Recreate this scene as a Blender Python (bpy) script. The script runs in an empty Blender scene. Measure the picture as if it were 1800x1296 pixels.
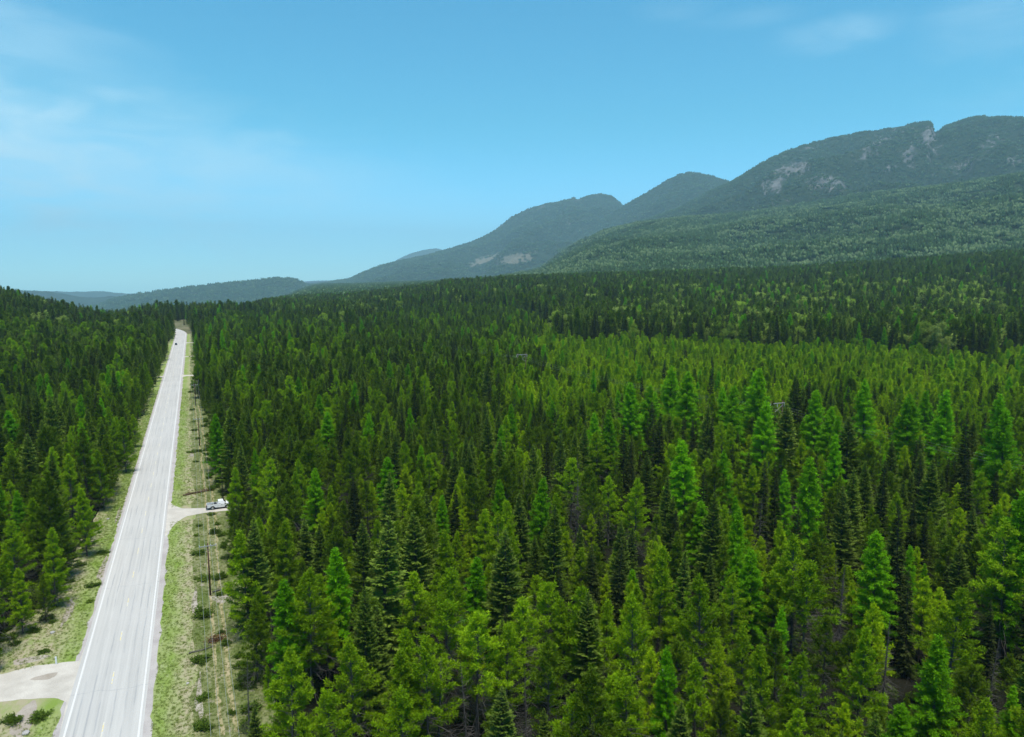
import bpy, bmesh, math, random
import numpy as np
from mathutils import Vector, Matrix
R = math.radians
rng = np.random.RandomState(7)
random.seed(7)
scn = bpy.context.scene
C = scn.collection

# ------------------------------------------------------------------ camera, sky, sun, exposure
FPX, CX, CY, CAMH = 1250.0, 900.0, 648.0, 52.0          # focal length in photo pixels, photo centre, drone height
HOR, VPX = 490.0, 338.0                                 # level of the horizon, vanishing point of the road
PITCH = math.atan((CY - HOR) / FPX)
_d = ((VPX - CX) / FPX, (CY - HOR) / FPX, 1.0)
YAW = -math.atan2(_d[0], _d[2] * math.cos(PITCH) + _d[1] * math.sin(PITCH))
SY, CYW = math.sin(YAW), math.cos(YAW)
cam_d = bpy.data.cameras.new('camera'); cam = bpy.data.objects.new('camera', cam_d); C.objects.link(cam)
cam_d.sensor_width = 36.0; cam_d.lens = 36.0 * FPX / 1800.0
cam_d.clip_start = 0.5; cam_d.clip_end = 60000
cam.location = (0, 0, CAMH); cam.rotation_euler = (math.pi / 2 - PITCH, 0, -YAW)
scn.camera = cam
SUN_EL, SUN_AZ = 77.0, 186.0                            # degrees; azimuth clockwise from +Y (the road)
w = bpy.data.worlds.new('World'); scn.world = w; w.use_nodes = True
wn, wl = w.node_tree.nodes, w.node_tree.links
wn.clear()
SKY_STRENGTH, SUN_STRENGTH, SUN_ANGLE, EXPOSURE = 0.15, 5.0, 26.0, 0.20
HAZE_DENSITY = 6.6e-5
SKY_TINT = (0.31, 0.95, 1.00)
scn.view_settings.view_transform = 'Standard'; scn.view_settings.look = 'None'
scn.view_settings.exposure = EXPOSURE; scn.view_settings.gamma = 1.0; scn.view_settings.use_curve_mapping = False
sun_d = bpy.data.lights.new('sun', 'SUN'); sun = bpy.data.objects.new('sun', sun_d); C.objects.link(sun)
sun_d.energy = SUN_STRENGTH; sun_d.angle = R(SUN_ANGLE); sun_d.color = (1.0, 0.95, 0.87)
_sv = Vector((math.sin(R(SUN_AZ)) * math.cos(R(SUN_EL)), math.cos(R(SUN_AZ)) * math.cos(R(SUN_EL)), math.sin(R(SUN_EL))))
sun.rotation_euler = _sv.to_track_quat('Z', 'Y').to_euler(); sun.location = (0, 0, 300)

def ray(px, py):
    """Direction of a photo pixel (arrays allowed)."""
    x = (np.asarray(px, float) - CX) / FPX; u = -(np.asarray(py, float) - CY) / FPX
    f = math.cos(PITCH) + u * math.sin(PITCH); up = u * math.cos(PITCH) - math.sin(PITCH)
    return np.stack(np.broadcast_arrays(x * CYW + f * SY, -x * SY + f * CYW, up), -1)
def at(px, py, z=0.0):
    r = ray(px, py); return r * ((z - CAMH) / r[2]) + np.array([0, 0, CAMH])
def proj(x, y, z):
    l = x * CYW - y * SY; f = x * SY + y * CYW; u = z - CAMH
    dz = f * math.cos(PITCH) - u * math.sin(PITCH); uy = u * math.cos(PITCH) + f * math.sin(PITCH)
    return CX + FPX * l / dz, CY - FPX * uy / dz, dz
def lf(x, y): return x * CYW - y * SY, x * SY + y * CYW
def from_lf(l, f): return l * CYW + f * SY, -l * SY + f * CYW

# sky: physical sky, thin cirrus as noise in the sky dome
def N(t, **k):
    n = wn.new(t)
    for a, b in k.items(): setattr(n, a, b)
    return n
sky = N('ShaderNodeTexSky'); sky.sky_type = 'NISHITA'; sky.sun_disc = False
sky.sun_elevation = R(SUN_EL); sky.sun_rotation = R(SUN_AZ)
sky.altitude = 1000; sky.air_density = 1.15; sky.dust_density = 0.1; sky.ozone_density = 2.2
tc = N('ShaderNodeTexCoord')
nz = N('ShaderNodeTexNoise'); nz.inputs['Scale'].default_value = 9.0; nz.inputs['Detail'].default_value = 4; nz.inputs['Distortion'].default_value = 0.5
_st = N('ShaderNodeVectorMath', operation='MULTIPLY'); _st.inputs[1].default_value = (1, 1, 3.2)
wl.new(tc.outputs['Generated'], _st.inputs[0]); wl.new(_st.outputs[0], nz.inputs['Vector'])
_sb = N('ShaderNodeVectorMath', operation='SUBTRACT'); wl.new(nz.outputs['Color'], _sb.inputs[0]); _sb.inputs[1].default_value = (0.5, 0.5, 0.5)
_thick = N('ShaderNodeMapRange'); wl.new(nz.outputs['Fac'], _thick.inputs[0])
for _i, _v in enumerate((0.32, 0.66, 0.3, 1.0)): _thick.inputs[_i + 1].default_value = _v
def cirrus(px, py, wr, wu, tilt, amount, prev):
    """One soft streak of cloud round a direction, wr x wu radians, its edge and body broken by stretched noise."""
    c = Vector(ray(px, py)).normalized(); rt = Vector((c.y, -c.x, 0)).normalized(); up = rt.cross(c)
    rt, up = rt * math.cos(tilt) + up * math.sin(tilt), up * math.cos(tilt) - rt * math.sin(tilt)
    sx = N('ShaderNodeVectorMath', operation='SUBTRACT'); wl.new(tc.outputs['Generated'], sx.inputs[0]); sx.inputs[1].default_value = c
    ad = N('ShaderNodeVectorMath', operation='MULTIPLY_ADD'); wl.new(_sb.outputs[0], ad.inputs[0]); ad.inputs[1].default_value = (wu * 1.6,) * 3; wl.new(sx.outputs[0], ad.inputs[2])
    cm = N('ShaderNodeCombineXYZ')
    for i, (ax, wd) in enumerate(((rt, wr), (up, wu), (c, 0.6))):
        d = N('ShaderNodeVectorMath', operation='DOT_PRODUCT'); d.inputs[1].default_value = ax / wd
        wl.new(ad.outputs[0], d.inputs[0]); wl.new(d.outputs['Value'], cm.inputs[i])
    ln = N('ShaderNodeVectorMath', operation='LENGTH'); wl.new(cm.outputs[0], ln.inputs[0])
    mr = N('ShaderNodeMapRange', interpolation_type='SMOOTHSTEP'); wl.new(ln.outputs['Value'], mr.inputs[0])
    for i, v in enumerate((1.3, 0.0, 0.0, amount)): mr.inputs[i + 1].default_value = v
    if prev is None: return mr.outputs[0]
    m = N('ShaderNodeMath', operation='MAXIMUM'); wl.new(prev, m.inputs[0]); wl.new(mr.outputs[0], m.inputs[1]); return m.outputs[0]
cl = None
for a in ((-80, 240, 0.46, 0.10, -0.10, 0.95), (-60, 90, 0.2, 0.075, -0.05, 0.55), (330, 285, 0.36, 0.08, -0.16, 0.5),
          (1475, 58, 0.075, 0.022, 0.03, 0.32), (1790, 22, 0.085, 0.045, 0.0, 0.36), (1310, 32, 0.08, 0.014, 0.0, 0.12),
          (1190, 14, 0.05, 0.02, 0.0, 0.10), (2300, 120, 0.3, 0.06, 0.05, 0.3), (-700, 160, 0.4, 0.08, 0.0, 0.5)):
    cl = cirrus(*a, cl)
_m = N('ShaderNodeMath', operation='MULTIPLY'); wl.new(cl, _m.inputs[0]); wl.new(_thick.outputs[0], _m.inputs[1])
_tint = N('ShaderNodeMix', data_type='RGBA', blend_type='MULTIPLY'); _tint.inputs[0].default_value = 1.0
wl.new(sky.outputs[0], _tint.inputs[6]); _tint.inputs[7].default_value = (*SKY_TINT, 1)
_z = N('ShaderNodeSeparateXYZ'); wl.new(tc.outputs['Generated'], _z.inputs[0])
_h = N('ShaderNodeMapRange', interpolation_type='SMOOTHSTEP'); wl.new(_z.outputs[2], _h.inputs[0])
for _i, _v in enumerate((0.22, -0.02, 0.0, 1.0)): _h.inputs[_i + 1].default_value = _v
_hz = N('ShaderNodeMix', data_type='RGBA', blend_type='MULTIPLY'); wl.new(_h.outputs[0], _hz.inputs[0]); wl.new(_tint.outputs[2], _hz.inputs[6]); _hz.inputs[7].default_value = (1.85, 1.25, 1.72, 1)
_tint = _hz
_cm = N('ShaderNodeMix', data_type='RGBA'); wl.new(_m.outputs[0], _cm.inputs[0]); wl.new(_tint.outputs[2], _cm.inputs[6]); _cm.inputs[7].default_value = (4.2, 6.0, 6.9, 1)
col = _cm.outputs[2]
w.cycles.sampling_method = 'MANUAL'; w.cycles.sample_map_resolution = 512
bg = N('ShaderNodeBackground'); bg.inputs[1].default_value = SKY_STRENGTH
wl.new(col, bg.inputs[0])
wo = N('ShaderNodeOutputWorld'); wl.new(bg.outputs[0], wo.inputs[0])
cy = scn.cycles
cy.max_bounces = 5; cy.diffuse_bounces = 2; cy.glossy_bounces = 2; cy.transmission_bounces = 3; cy.volume_bounces = 0; cy.transparent_max_bounces = 8
cy.use_denoising = True; cy.caustics_reflective = False; cy.caustics_refractive = False
try: cy.denoiser = 'OPENIMAGEDENOISE'; cy.denoising_input_passes = 'RGB_ALBEDO_NORMAL'; cy.denoising_prefilter = 'FAST'
except Exception: pass

# ------------------------------------------------------------------ helpers
def tag(o, label=None, cat=None, group=None, kind=None):
    if label: o['label'] = label
    if cat: o['category'] = cat
    if group: o['group'] = group
    if kind: o['kind'] = kind
    return o
def mesh(name, V, Fc, mats, mi=None, smooth=False):
    V = np.asarray(V, np.float32).reshape(-1, 3)
    me = bpy.data.meshes.new(name)
    if isinstance(Fc, np.ndarray) and Fc.ndim == 2:
        n, k = Fc.shape
        me.vertices.add(len(V)); me.vertices.foreach_set('co', V.ravel())
        me.loops.add(n * k); me.loops.foreach_set('vertex_index', Fc.astype(np.int32).ravel())
        me.polygons.add(n); me.polygons.foreach_set('loop_start', np.arange(0, n * k, k, dtype=np.int32))
        me.update(calc_edges=True)
    else:
        me.from_pydata(V.tolist(), [], [list(map(int, f)) for f in Fc])
    for m in (mats if isinstance(mats, (list, tuple)) else [mats]): me.materials.append(m)
    if mi is not None: me.polygons.foreach_set('material_index', np.asarray(mi, np.int32))
    if smooth: me.polygons.foreach_set('use_smooth', np.ones(len(me.polygons), bool))
    me.update()
    return me
def ob(name, me, parent=None, loc=None, rz=0.0):
    o = bpy.data.objects.new(name, me); C.objects.link(o)
    if parent is not None: o.parent = parent
    if loc is not None: o.location = loc
    if rz: o.rotation_euler = (0, 0, rz)
    return o
def empty(name, loc=(0, 0, 0), rz=0.0):
    o = ob(name, None, None, loc, rz); o.empty_display_size = 0.3; return o
_tab = np.random.RandomState(3).rand(256, 256)
def vnoise(x, y):
    xi, yi = np.floor(x).astype(int), np.floor(y).astype(int); fx, fy = x - xi, y - yi
    fx = fx * fx * (3 - 2 * fx); fy = fy * fy * (3 - 2 * fy)
    g = lambda a, b: _tab[a & 255, b & 255]
    return (g(xi, yi) * (1 - fx) + g(xi + 1, yi) * fx) * (1 - fy) + (g(xi, yi + 1) * (1 - fx) + g(xi + 1, yi + 1) * fx) * fy
def fbm(x, y, o=5):
    s = 0; a = 0.5
    for k in range(o): s = s + a * vnoise(x + 17.3 * k, y + 9.1 * k); x = x * 2.03; y = y * 2.03; a *= 0.5
    return s
def sstep(a, b, x):
    t = np.clip((x - a) / (b - a), 0.0, 1.0); return t * t * (3 - 2 * t)
def box(bm, c, s, rot=None):
    M = Matrix.Translation(c) @ (rot.to_4x4() if rot is not None else Matrix()) @ Matrix.Diagonal((*s, 1))
    return bmesh.ops.create_cube(bm, size=1.0, matrix=M)['verts']
def tube(bm, p, q, r0, r1=None, n=8):
    p, q = Vector(p), Vector(q); d = q - p; r1 = r0 if r1 is None else r1
    M = Matrix.Translation((p + q) / 2) @ d.to_track_quat('Z', 'Y').to_matrix().to_4x4()
    return bmesh.ops.create_cone(bm, cap_ends=True, segments=n, radius1=r0, radius2=r1, depth=d.length, matrix=M)['verts']
def bmo(name, bm, mat, parent=None, bevel=0, smooth=False, loc=None):
    if bevel: bmesh.ops.bevel(bm, geom=bm.edges[:], offset=bevel, segments=2, affect='EDGES', profile=0.6)
    me = bpy.data.meshes.new(name); bm.to_mesh(me); bm.free(); me.materials.append(mat)
    if smooth:
        for p in me.polygons: p.use_smooth = True
    return ob(name, me, parent, loc)

# ------------------------------------------------------------------ materials
class NT:
    def __init__(s, name):
        s.m = bpy.data.materials.new(name); s.m.use_nodes = True; s.t = s.m.node_tree; s.n = s.t.nodes; s.l = s.t.links; s.n.clear()
        s.out = s.n.new('ShaderNodeOutputMaterial')
    def new(s, t, **k):
        n = s.n.new(t)
        for a, b in k.items(): setattr(n, a, b)
        return n
    def noise(s, scale, detail=4, vec=None, rough=0.55, dist=0.0):
        n = s.new('ShaderNodeTexNoise'); n.inputs['Scale'].default_value = scale; n.inputs['Detail'].default_value = detail
        n.inputs['Roughness'].default_value = rough; n.inputs['Distortion'].default_value = dist
        if vec is not None: s.l.new(vec, n.inputs['Vector'])
        return n.outputs['Fac']
    def pos(s, scale=(1, 1, 1), obj=False):
        v = s.new('ShaderNodeTexCoord').outputs['Object'] if obj else s.new('ShaderNodeNewGeometry').outputs['Position']
        if scale != (1, 1, 1):
            m = s.new('ShaderNodeVectorMath', operation='MULTIPLY'); s.l.new(v, m.inputs[0]); m.inputs[1].default_value = scale; v = m.outputs[0]
        return v
    def ramp(s, fac, lo, hi, a=0.0, b=1.0):
        m = s.new('ShaderNodeMapRange'); s.l.new(fac, m.inputs[0])
        for i, v in enumerate((lo, hi, a, b)): m.inputs[i + 1].default_value = v
        return m.outputs[0]
    def mix(s, fac, a, b, blend='MIX'):
        m = s.new('ShaderNodeMix', data_type='RGBA', blend_type=blend)
        if isinstance(fac, (int, float)): m.inputs[0].default_value = fac
        else: s.l.new(fac, m.inputs[0])
        for i, v in ((6, a), (7, b)):
            if isinstance(v, tuple): m.inputs[i].default_value = (*v, 1)
            else: s.l.new(v, m.inputs[i])
        return m.outputs[2]
    def math(s, op, a, b=None):
        m = s.new('ShaderNodeMath', operation=op)
        for i, v in enumerate((a, b)):
            if v is None: continue
            if isinstance(v, (int, float)): m.inputs[i].default_value = v
            else: s.l.new(v, m.inputs[i])
        return m.outputs[0]
    def finish(s, col, rough=0.8, spec=0.3, bump=None, dist=0.05, metal=0.0, strength=1.0):
        p = s.new('ShaderNodeBsdfPrincipled')
        if isinstance(col, tuple): p.inputs['Base Color'].default_value = (*col, 1)
        else: s.l.new(col, p.inputs['Base Color'])
        p.inputs['Roughness'].default_value = rough; p.inputs['Specular IOR Level'].default_value = spec; p.inputs['Metallic'].default_value = metal
        if bump is not None:
            b = s.new('ShaderNodeBump'); s.l.new(bump, b.inputs['Height']); b.inputs['Distance'].default_value = dist; b.inputs['Strength'].default_value = strength
            s.l.new(b.outputs[0], p.inputs['Normal'])
        s.l.new(p.outputs[0], s.out.inputs[0]); return s.m
def foliage(name, base, alt, trans=0.3, vscale=1.4, rough=0.55):
    """Needles: two tones by tree, broken by noise through the crown, light passes through."""
    s = NT(name)
    oi = s.new('ShaderNodeObjectInfo').outputs['Random']
    n = s.ramp(s.noise(vscale, 3, s.pos()), 0.34, 0.66)
    c = s.mix(oi, base, alt)
    c = s.mix(s.ramp(n, 0, 1, 0, 0.45), c, tuple(min(1, v * k) for v, k in zip(base, (1.75, 1.5, 1.5))))
    oi2 = s.math('FRACT', s.math('MULTIPLY', oi, 17.31))
    c = s.mix(1.0, c, s.mix(oi2, (0.68, 0.70, 0.72), (1.22, 1.2, 1.1)), 'MULTIPLY')
    p = s.new('ShaderNodeBsdfPrincipled'); s.l.new(c, p.inputs['Base Color']); p.inputs['Roughness'].default_value = rough; p.inputs['Specular IOR Level'].default_value = 0.03
    t = s.new('ShaderNodeBsdfTranslucent'); s.l.new(s.mix(1.0, c, (1.15, 1.2, 0.6), 'MULTIPLY'), t.inputs[0])
    mx = s.new('ShaderNodeMixShader'); mx.inputs[0].default_value = trans
    s.l.new(p.outputs[0], mx.inputs[1]); s.l.new(t.outputs[0], mx.inputs[2]); s.l.new(mx.outputs[0], s.out.inputs[0])
    return s.m
def simple(name, col, rough=0.6, spec=0.3, var=0.0, vs=3.0, metal=0.0):
    s = NT(name)
    c = col if not var else s.mix(s.noise(vs, 4, s.pos(obj=True)), tuple(v * (1 - var) for v in col), tuple(min(1, v * (1 + var)) for v in col))
    return s.finish(c, rough, spec, metal=metal)
M = {}
M['pine'] = foliage('pine_needles', (0.150, 0.280, 0.005), (0.215, 0.345, 0.008), 0.18)
M['pine_young'] = foliage('young_pine_needles', (0.255, 0.405, 0.006), (0.325, 0.465, 0.010), 0.22)
M['pine_olive'] = foliage('olive_pine_needles', (0.074, 0.134, 0.006), (0.106, 0.172, 0.009), 0.16)
M['larch'] = foliage('larch_needles', (0.112, 0.325, 0.003), (0.165, 0.378, 0.005), 0.20)
M['spruce'] = foliage('spruce_needles', (0.094, 0.156, 0.016), (0.136, 0.202, 0.032), 0.16)
M['fir'] = foliage('fir_needles', (0.038, 0.058, 0.012), (0.060, 0.082, 0.022), 0.18)
M['aspen'] = foliage('aspen_leaves', (0.200, 0.310, 0.030), (0.300, 0.370, 0.110), 0.4)
M['shrub'] = foliage('shrub_leaves', (0.075, 0.130, 0.018), (0.110, 0.170, 0.026), 0.3)
M['grass'] = foliage('grass_blades', (0.190, 0.270, 0.045), (0.270, 0.310, 0.095), 0.3, 0.8)
M['bark'] = simple('bark', (0.075, 0.060, 0.050), 0.9, 0.1, 0.5, 2.5)
M['bark_pale'] = simple('pale_bark', (0.095, 0.088, 0.082), 0.9, 0.1, 0.4, 2.5)
M['twig'] = simple('dead_twig', (0.125, 0.112, 0.102), 0.9, 0.1, 0.4, 2.0)
M['rust'] = simple('dead_needles', (0.16, 0.075, 0.028), 0.9, 0.1, 0.5, 2.0)
M['pole'] = simple('pole_timber', (0.085, 0.050, 0.036), 0.85, 0.15, 0.4, 4)
M['pole_grey'] = simple('grey_timber', (0.33, 0.32, 0.30), 0.85, 0.15, 0.3, 4)
M['wire'] = simple('wire_alloy', (0.42, 0.43, 0.40), 0.45, 0.5, metal=0.3)
M['porcelain'] = simple('porcelain', (0.72, 0.73, 0.72), 0.25, 0.5)
M['white_paint'] = simple('road_white', (0.58, 0.56, 0.535), 0.7, 0.3, 0.10, 0.8)
M['rock'] = simple('boulder', (0.36, 0.34, 0.32), 0.9, 0.2, 0.35, 3)
def yellow_mat():
    s = NT('road_yellow')
    return s.finish(s.mix(s.ramp(s.noise(2.6, 5, s.pos()), 0.4, 0.62), (0.52, 0.52, 0.50), (0.62, 0.50, 0.22)), 0.75)
M['yellow_paint'] = yellow_mat()
CRACKS = [float(at(200, v)[1] - 0.12 * 12.2) for v in (1211, 1034, 952, 868)]
def road_mat():
    s = NT('worn_asphalt')
    v = s.pos((1, 0.012, 1))
    st = s.noise(2.1, 4, v, 0.6); fine = s.noise(9, 3, s.pos((1, 0.02, 1)))
    big = s.noise(0.08, 4, s.pos()); gr = s.noise(14, 2, s.pos())
    c = s.mix(s.ramp(st, 0.34, 0.66), (0.375, 0.362, 0.340), (0.460, 0.442, 0.412))
    c = s.mix(s.ramp(fine, 0.55, 0.75, 0, 0.35), c, (0.43, 0.415, 0.39))
    c = s.mix(s.ramp(big, 0.4, 0.65, 0, 0.3), c, (0.49, 0.472, 0.445))
    # tarred joints between the laid strips and cracks across the road
    sx = s.new('ShaderNodeSeparateXYZ'); s.l.new(s.pos(), sx.inputs[0])
    wob = s.math('MULTIPLY', s.noise(0.12, 3, s.pos()), 0.5)
    for xo in (-15.2, -14.1, -13.05, -11.4, -10.2, -9.2):
        d = s.math('ABSOLUTE', s.math('SUBTRACT', s.math('ADD', sx.outputs[0], s.math('SUBTRACT', wob, 0.25)), xo))
        k = s.math('MULTIPLY', s.ramp(d, 0.03, 0.13, 0.55, 0.0), s.ramp(s.noise(0.3, 3, s.pos((1, 0.3, 1))), 0.42, 0.56))
        c = s.mix(k, c, (0.26, 0.265, 0.27))
    wy = s.math('MULTIPLY', s.noise(0.35, 4, s.pos()), 2.2)
    for yo in CRACKS:
        d = s.math('ABSOLUTE', s.math('SUBTRACT', s.math('ADD', s.math('ADD', sx.outputs[1], s.math('MULTIPLY', sx.outputs[0], 0.12)), s.math('SUBTRACT', wy, 1.1)), yo))
        c = s.mix(s.math('MULTIPLY', s.ramp(d, 0.03, 0.12, 0.55, 0.0), s.ramp(s.noise(0.5, 3, s.pos()), 0.36, 0.5, 0.15, 1.0)), c, (0.27, 0.275, 0.28))
    return s.finish(c, 0.85, 0.25, gr, 0.006)
M['road'] = road_mat()
def gravel_mat(name, a, b, dark):
    s = NT(name)
    c = s.mix(s.ramp(s.noise(0.35, 5, s.pos()), 0.35, 0.65), a, b)
    c = s.mix(s.ramp(s.noise(7, 3, s.pos()), 0.45, 0.75, 0, 0.45), c, dark)
    return s.finish(c, 0.95, 0.15, s.noise(10, 3, s.pos()), 0.03)
M['gravel'] = gravel_mat('gravel', (0.42, 0.385, 0.335), (0.53, 0.49, 0.43), (0.30, 0.26, 0.21))
M['earth'] = gravel_mat('bare_soil', (0.27, 0.225, 0.18), (0.40, 0.355, 0.305), (0.17, 0.15, 0.09))
M['shoulder'] = gravel_mat('shoulder_gravel', (0.35, 0.315, 0.30), (0.43, 0.395, 0.37), (0.23, 0.205, 0.195))
def verge_mat():
    s = NT('verge_turf')
    p = s.pos((1, 0.3, 1))
    c = s.mix(s.ramp(s.noise(0.35, 5, p), 0.34, 0.66), (0.165, 0.245, 0.040), (0.255, 0.290, 0.110))
    c = s.mix(s.ramp(s.noise(0.5, 6, s.pos((1, 0.4, 1)), 0.7), 0.50, 0.70, 0, 0.65), c, (0.34, 0.345, 0.20))
    c = s.mix(s.ramp(s.noise(1.1, 6, s.pos((1, 0.6, 1)), 0.72), 0.60, 0.72, 0, 0.8), c, (0.47, 0.44, 0.37))
    c = s.mix(s.ramp(s.noise(5.0, 4, s.pos()), 0.52, 0.75, 0, 0.35), c, (0.12, 0.16, 0.03))
    sp = s.new('ShaderNodeSeparateXYZ'); s.l.new(s.pos(), sp.inputs[0])          # dry, trodden ground away from the mown strip
    out = s.ramp(s.math('ADD', s.math('ABSOLUTE', s.math('ADD', sp.outputs[0], 12.2)), s.math('MULTIPLY', s.noise(0.3, 4, s.pos()), 3.0)), 8.2, 10.0)
    c = s.mix(s.math('MULTIPLY', out, s.ramp(s.noise(0.8, 5, s.pos((1, 0.5, 1)), 0.65), 0.36, 0.58, 0.15, 0.95)), c, (0.33, 0.29, 0.19))
    return s.finish(c, 0.95, 0.1, s.noise(6, 4, s.pos()), 0.08)
M['verge'] = verge_mat()
def scrub_mat():
    s = NT('corridor_scrub')
    c = s.mix(s.ramp(s.noise(0.4, 5, s.pos((1, 0.4, 1))), 0.36, 0.64), (0.110, 0.140, 0.040), (0.215, 0.215, 0.105))
    c = s.mix(s.ramp(s.noise(0.55, 6, s.pos(), 0.7), 0.56, 0.68), c, (0.34, 0.28, 0.22))
    c = s.mix(s.ramp(s.noise(2.6, 4, s.pos()), 0.54, 0.74, 0, 0.6), c, (0.06, 0.085, 0.022))
    return s.finish(c, 0.95, 0.1, s.noise(4, 4, s.pos()), 0.12)
M['scrub'] = scrub_mat()
def track_mat():
    s = NT('track_earth')
    c = s.mix(s.ramp(s.noise(0.8, 5, s.pos((1.5, 0.25, 1))), 0.38, 0.62), (0.25, 0.225, 0.10), (0.36, 0.30, 0.18))
    return s.finish(c, 0.95, 0.1, s.noise(6, 4, s.pos()), 0.05)
M['track'] = track_mat()
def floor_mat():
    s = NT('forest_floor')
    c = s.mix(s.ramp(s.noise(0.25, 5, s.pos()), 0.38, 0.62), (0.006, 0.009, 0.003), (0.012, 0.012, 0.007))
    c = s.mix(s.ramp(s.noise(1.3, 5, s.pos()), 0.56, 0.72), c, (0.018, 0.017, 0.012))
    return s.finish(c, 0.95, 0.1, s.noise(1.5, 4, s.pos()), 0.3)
M['floor'] = floor_mat()
def clearing_mat():
    s = NT('clearing_grass')
    c = s.mix(s.ramp(s.noise(0.03, 6, s.pos((1, 0.5, 1))), 0.36, 0.62), (0.085, 0.09, 0.038), (0.17, 0.15, 0.09))
    c = s.mix(s.ramp(s.noise(0.15, 5, s.pos()), 0.52, 0.66), c, (0.06, 0.08, 0.025))
    return s.finish(c, 0.95, 0.1)
M['clearing'] = clearing_mat()
def slope_mat():
    s = NT('mountain_slope')
    at_ = s.new('ShaderNodeAttribute', attribute_name='bare').outputs['Fac']
    at2 = s.new('ShaderNodeAttribute', attribute_name='cut').outputs['Fac']
    c = s.mix(s.ramp(s.noise(0.006, 5, s.pos()), 0.36, 0.64), (0.013, 0.025, 0.009), (0.024, 0.040, 0.015))
    rk = s.mix(s.ramp(s.noise(0.02, 6, s.pos((1, 1, 0.35)), 0.65), 0.38, 0.62), (0.065, 0.066, 0.062), (0.165, 0.16, 0.15))
    th = s.noise(0.02, 8, s.pos((1, 1, 0.5)), 0.72)
    f = s.ramp(s.math('ADD', at_, s.math('MULTIPLY', s.math('SUBTRACT', th, 0.5), 3.4)), 0.62, 0.92)
    c = s.mix(f, c, rk)
    c = s.mix(s.ramp(s.math('ADD', at2, s.math('MULTIPLY', s.math('SUBTRACT', s.noise(0.012, 6, s.pos(), 0.65), 0.5), 2.0)), 0.40, 0.62), c, s.mix(s.noise(0.01, 5, s.pos()), (0.10, 0.10, 0.065), (0.17, 0.155, 0.115)))
    return s.finish(c, 0.95, 0.1, s.noise(0.03, 6, s.pos()), 12.0)
M['slope'] = slope_mat()

# ------------------------------------------------------------------ terrain
BS = np.array([-1.2, -0.40, -0.28, -0.226, -0.1, 0.0, 0.4, 0.72, 1.5]); BZ = np.array([0.0, 0.0, -4.0, 0.0, 23.0, 32.0, 52.0, 88.0, 130.0])
def ground_z(x, y):
    l, f = lf(x, y); s = l / np.maximum(f, 1.0)
    z = np.interp(s, BS, BZ) * sstep(480, 1550, f) * (f > 0)
    left = np.maximum(0.0, -x - 12.2 - 70.0)
    z = z - 60.0 * sstep(600, 1400, f) * sstep(-45, -120, x) - 22.0 * sstep(1010, 1300, y) * sstep(-0.34, -0.40, s)
    z = z + np.minimum(left * 0.27, 70) * sstep(230, 560, f) * (1 - sstep(750, 1300, f)) * (x < 0)
    z = z - 300.0 * sstep(900, 5000, f) * sstep(-0.26, -0.42, s)
    return z
rr = np.concatenate([np.linspace(0, 100, 6)[1:], np.geomspace(115, 2600, 60), np.geomspace(2900, 24000, 16)])
aa = np.concatenate([np.linspace(-48, 48, 193), np.linspace(48, 312, 68)[1:-1]])
A_, R_ = np.meshgrid(np.radians(aa) + YAW, rr)
gx, gy = R_ * np.sin(A_), R_ * np.cos(A_)
gz = ground_z(gx, gy) - sstep(2600, 4000, R_) * 3.0
nA, nR = len(aa), len(rr)
V = np.concatenate([[[0, 0, 0]], np.stack([gx, gy, gz], -1).reshape(-1, 3)])
idx = 1 + np.arange(nA * nR).reshape(nR, nA); nx_ = np.roll(idx, -1, 1)
quads = np.stack([idx[:-1], nx_[:-1], nx_[1:], idx[1:]], -1).reshape(-1, 4)
Fq = [tuple(q) for q in quads[:, ::-1]] + [(0, int(nx_[0, k]), int(idx[0, k])) for k in range(nA)]
g = ob('ground', mesh('ground', V, Fq, M['floor'], smooth=True)); tag(g, kind='structure')

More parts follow.
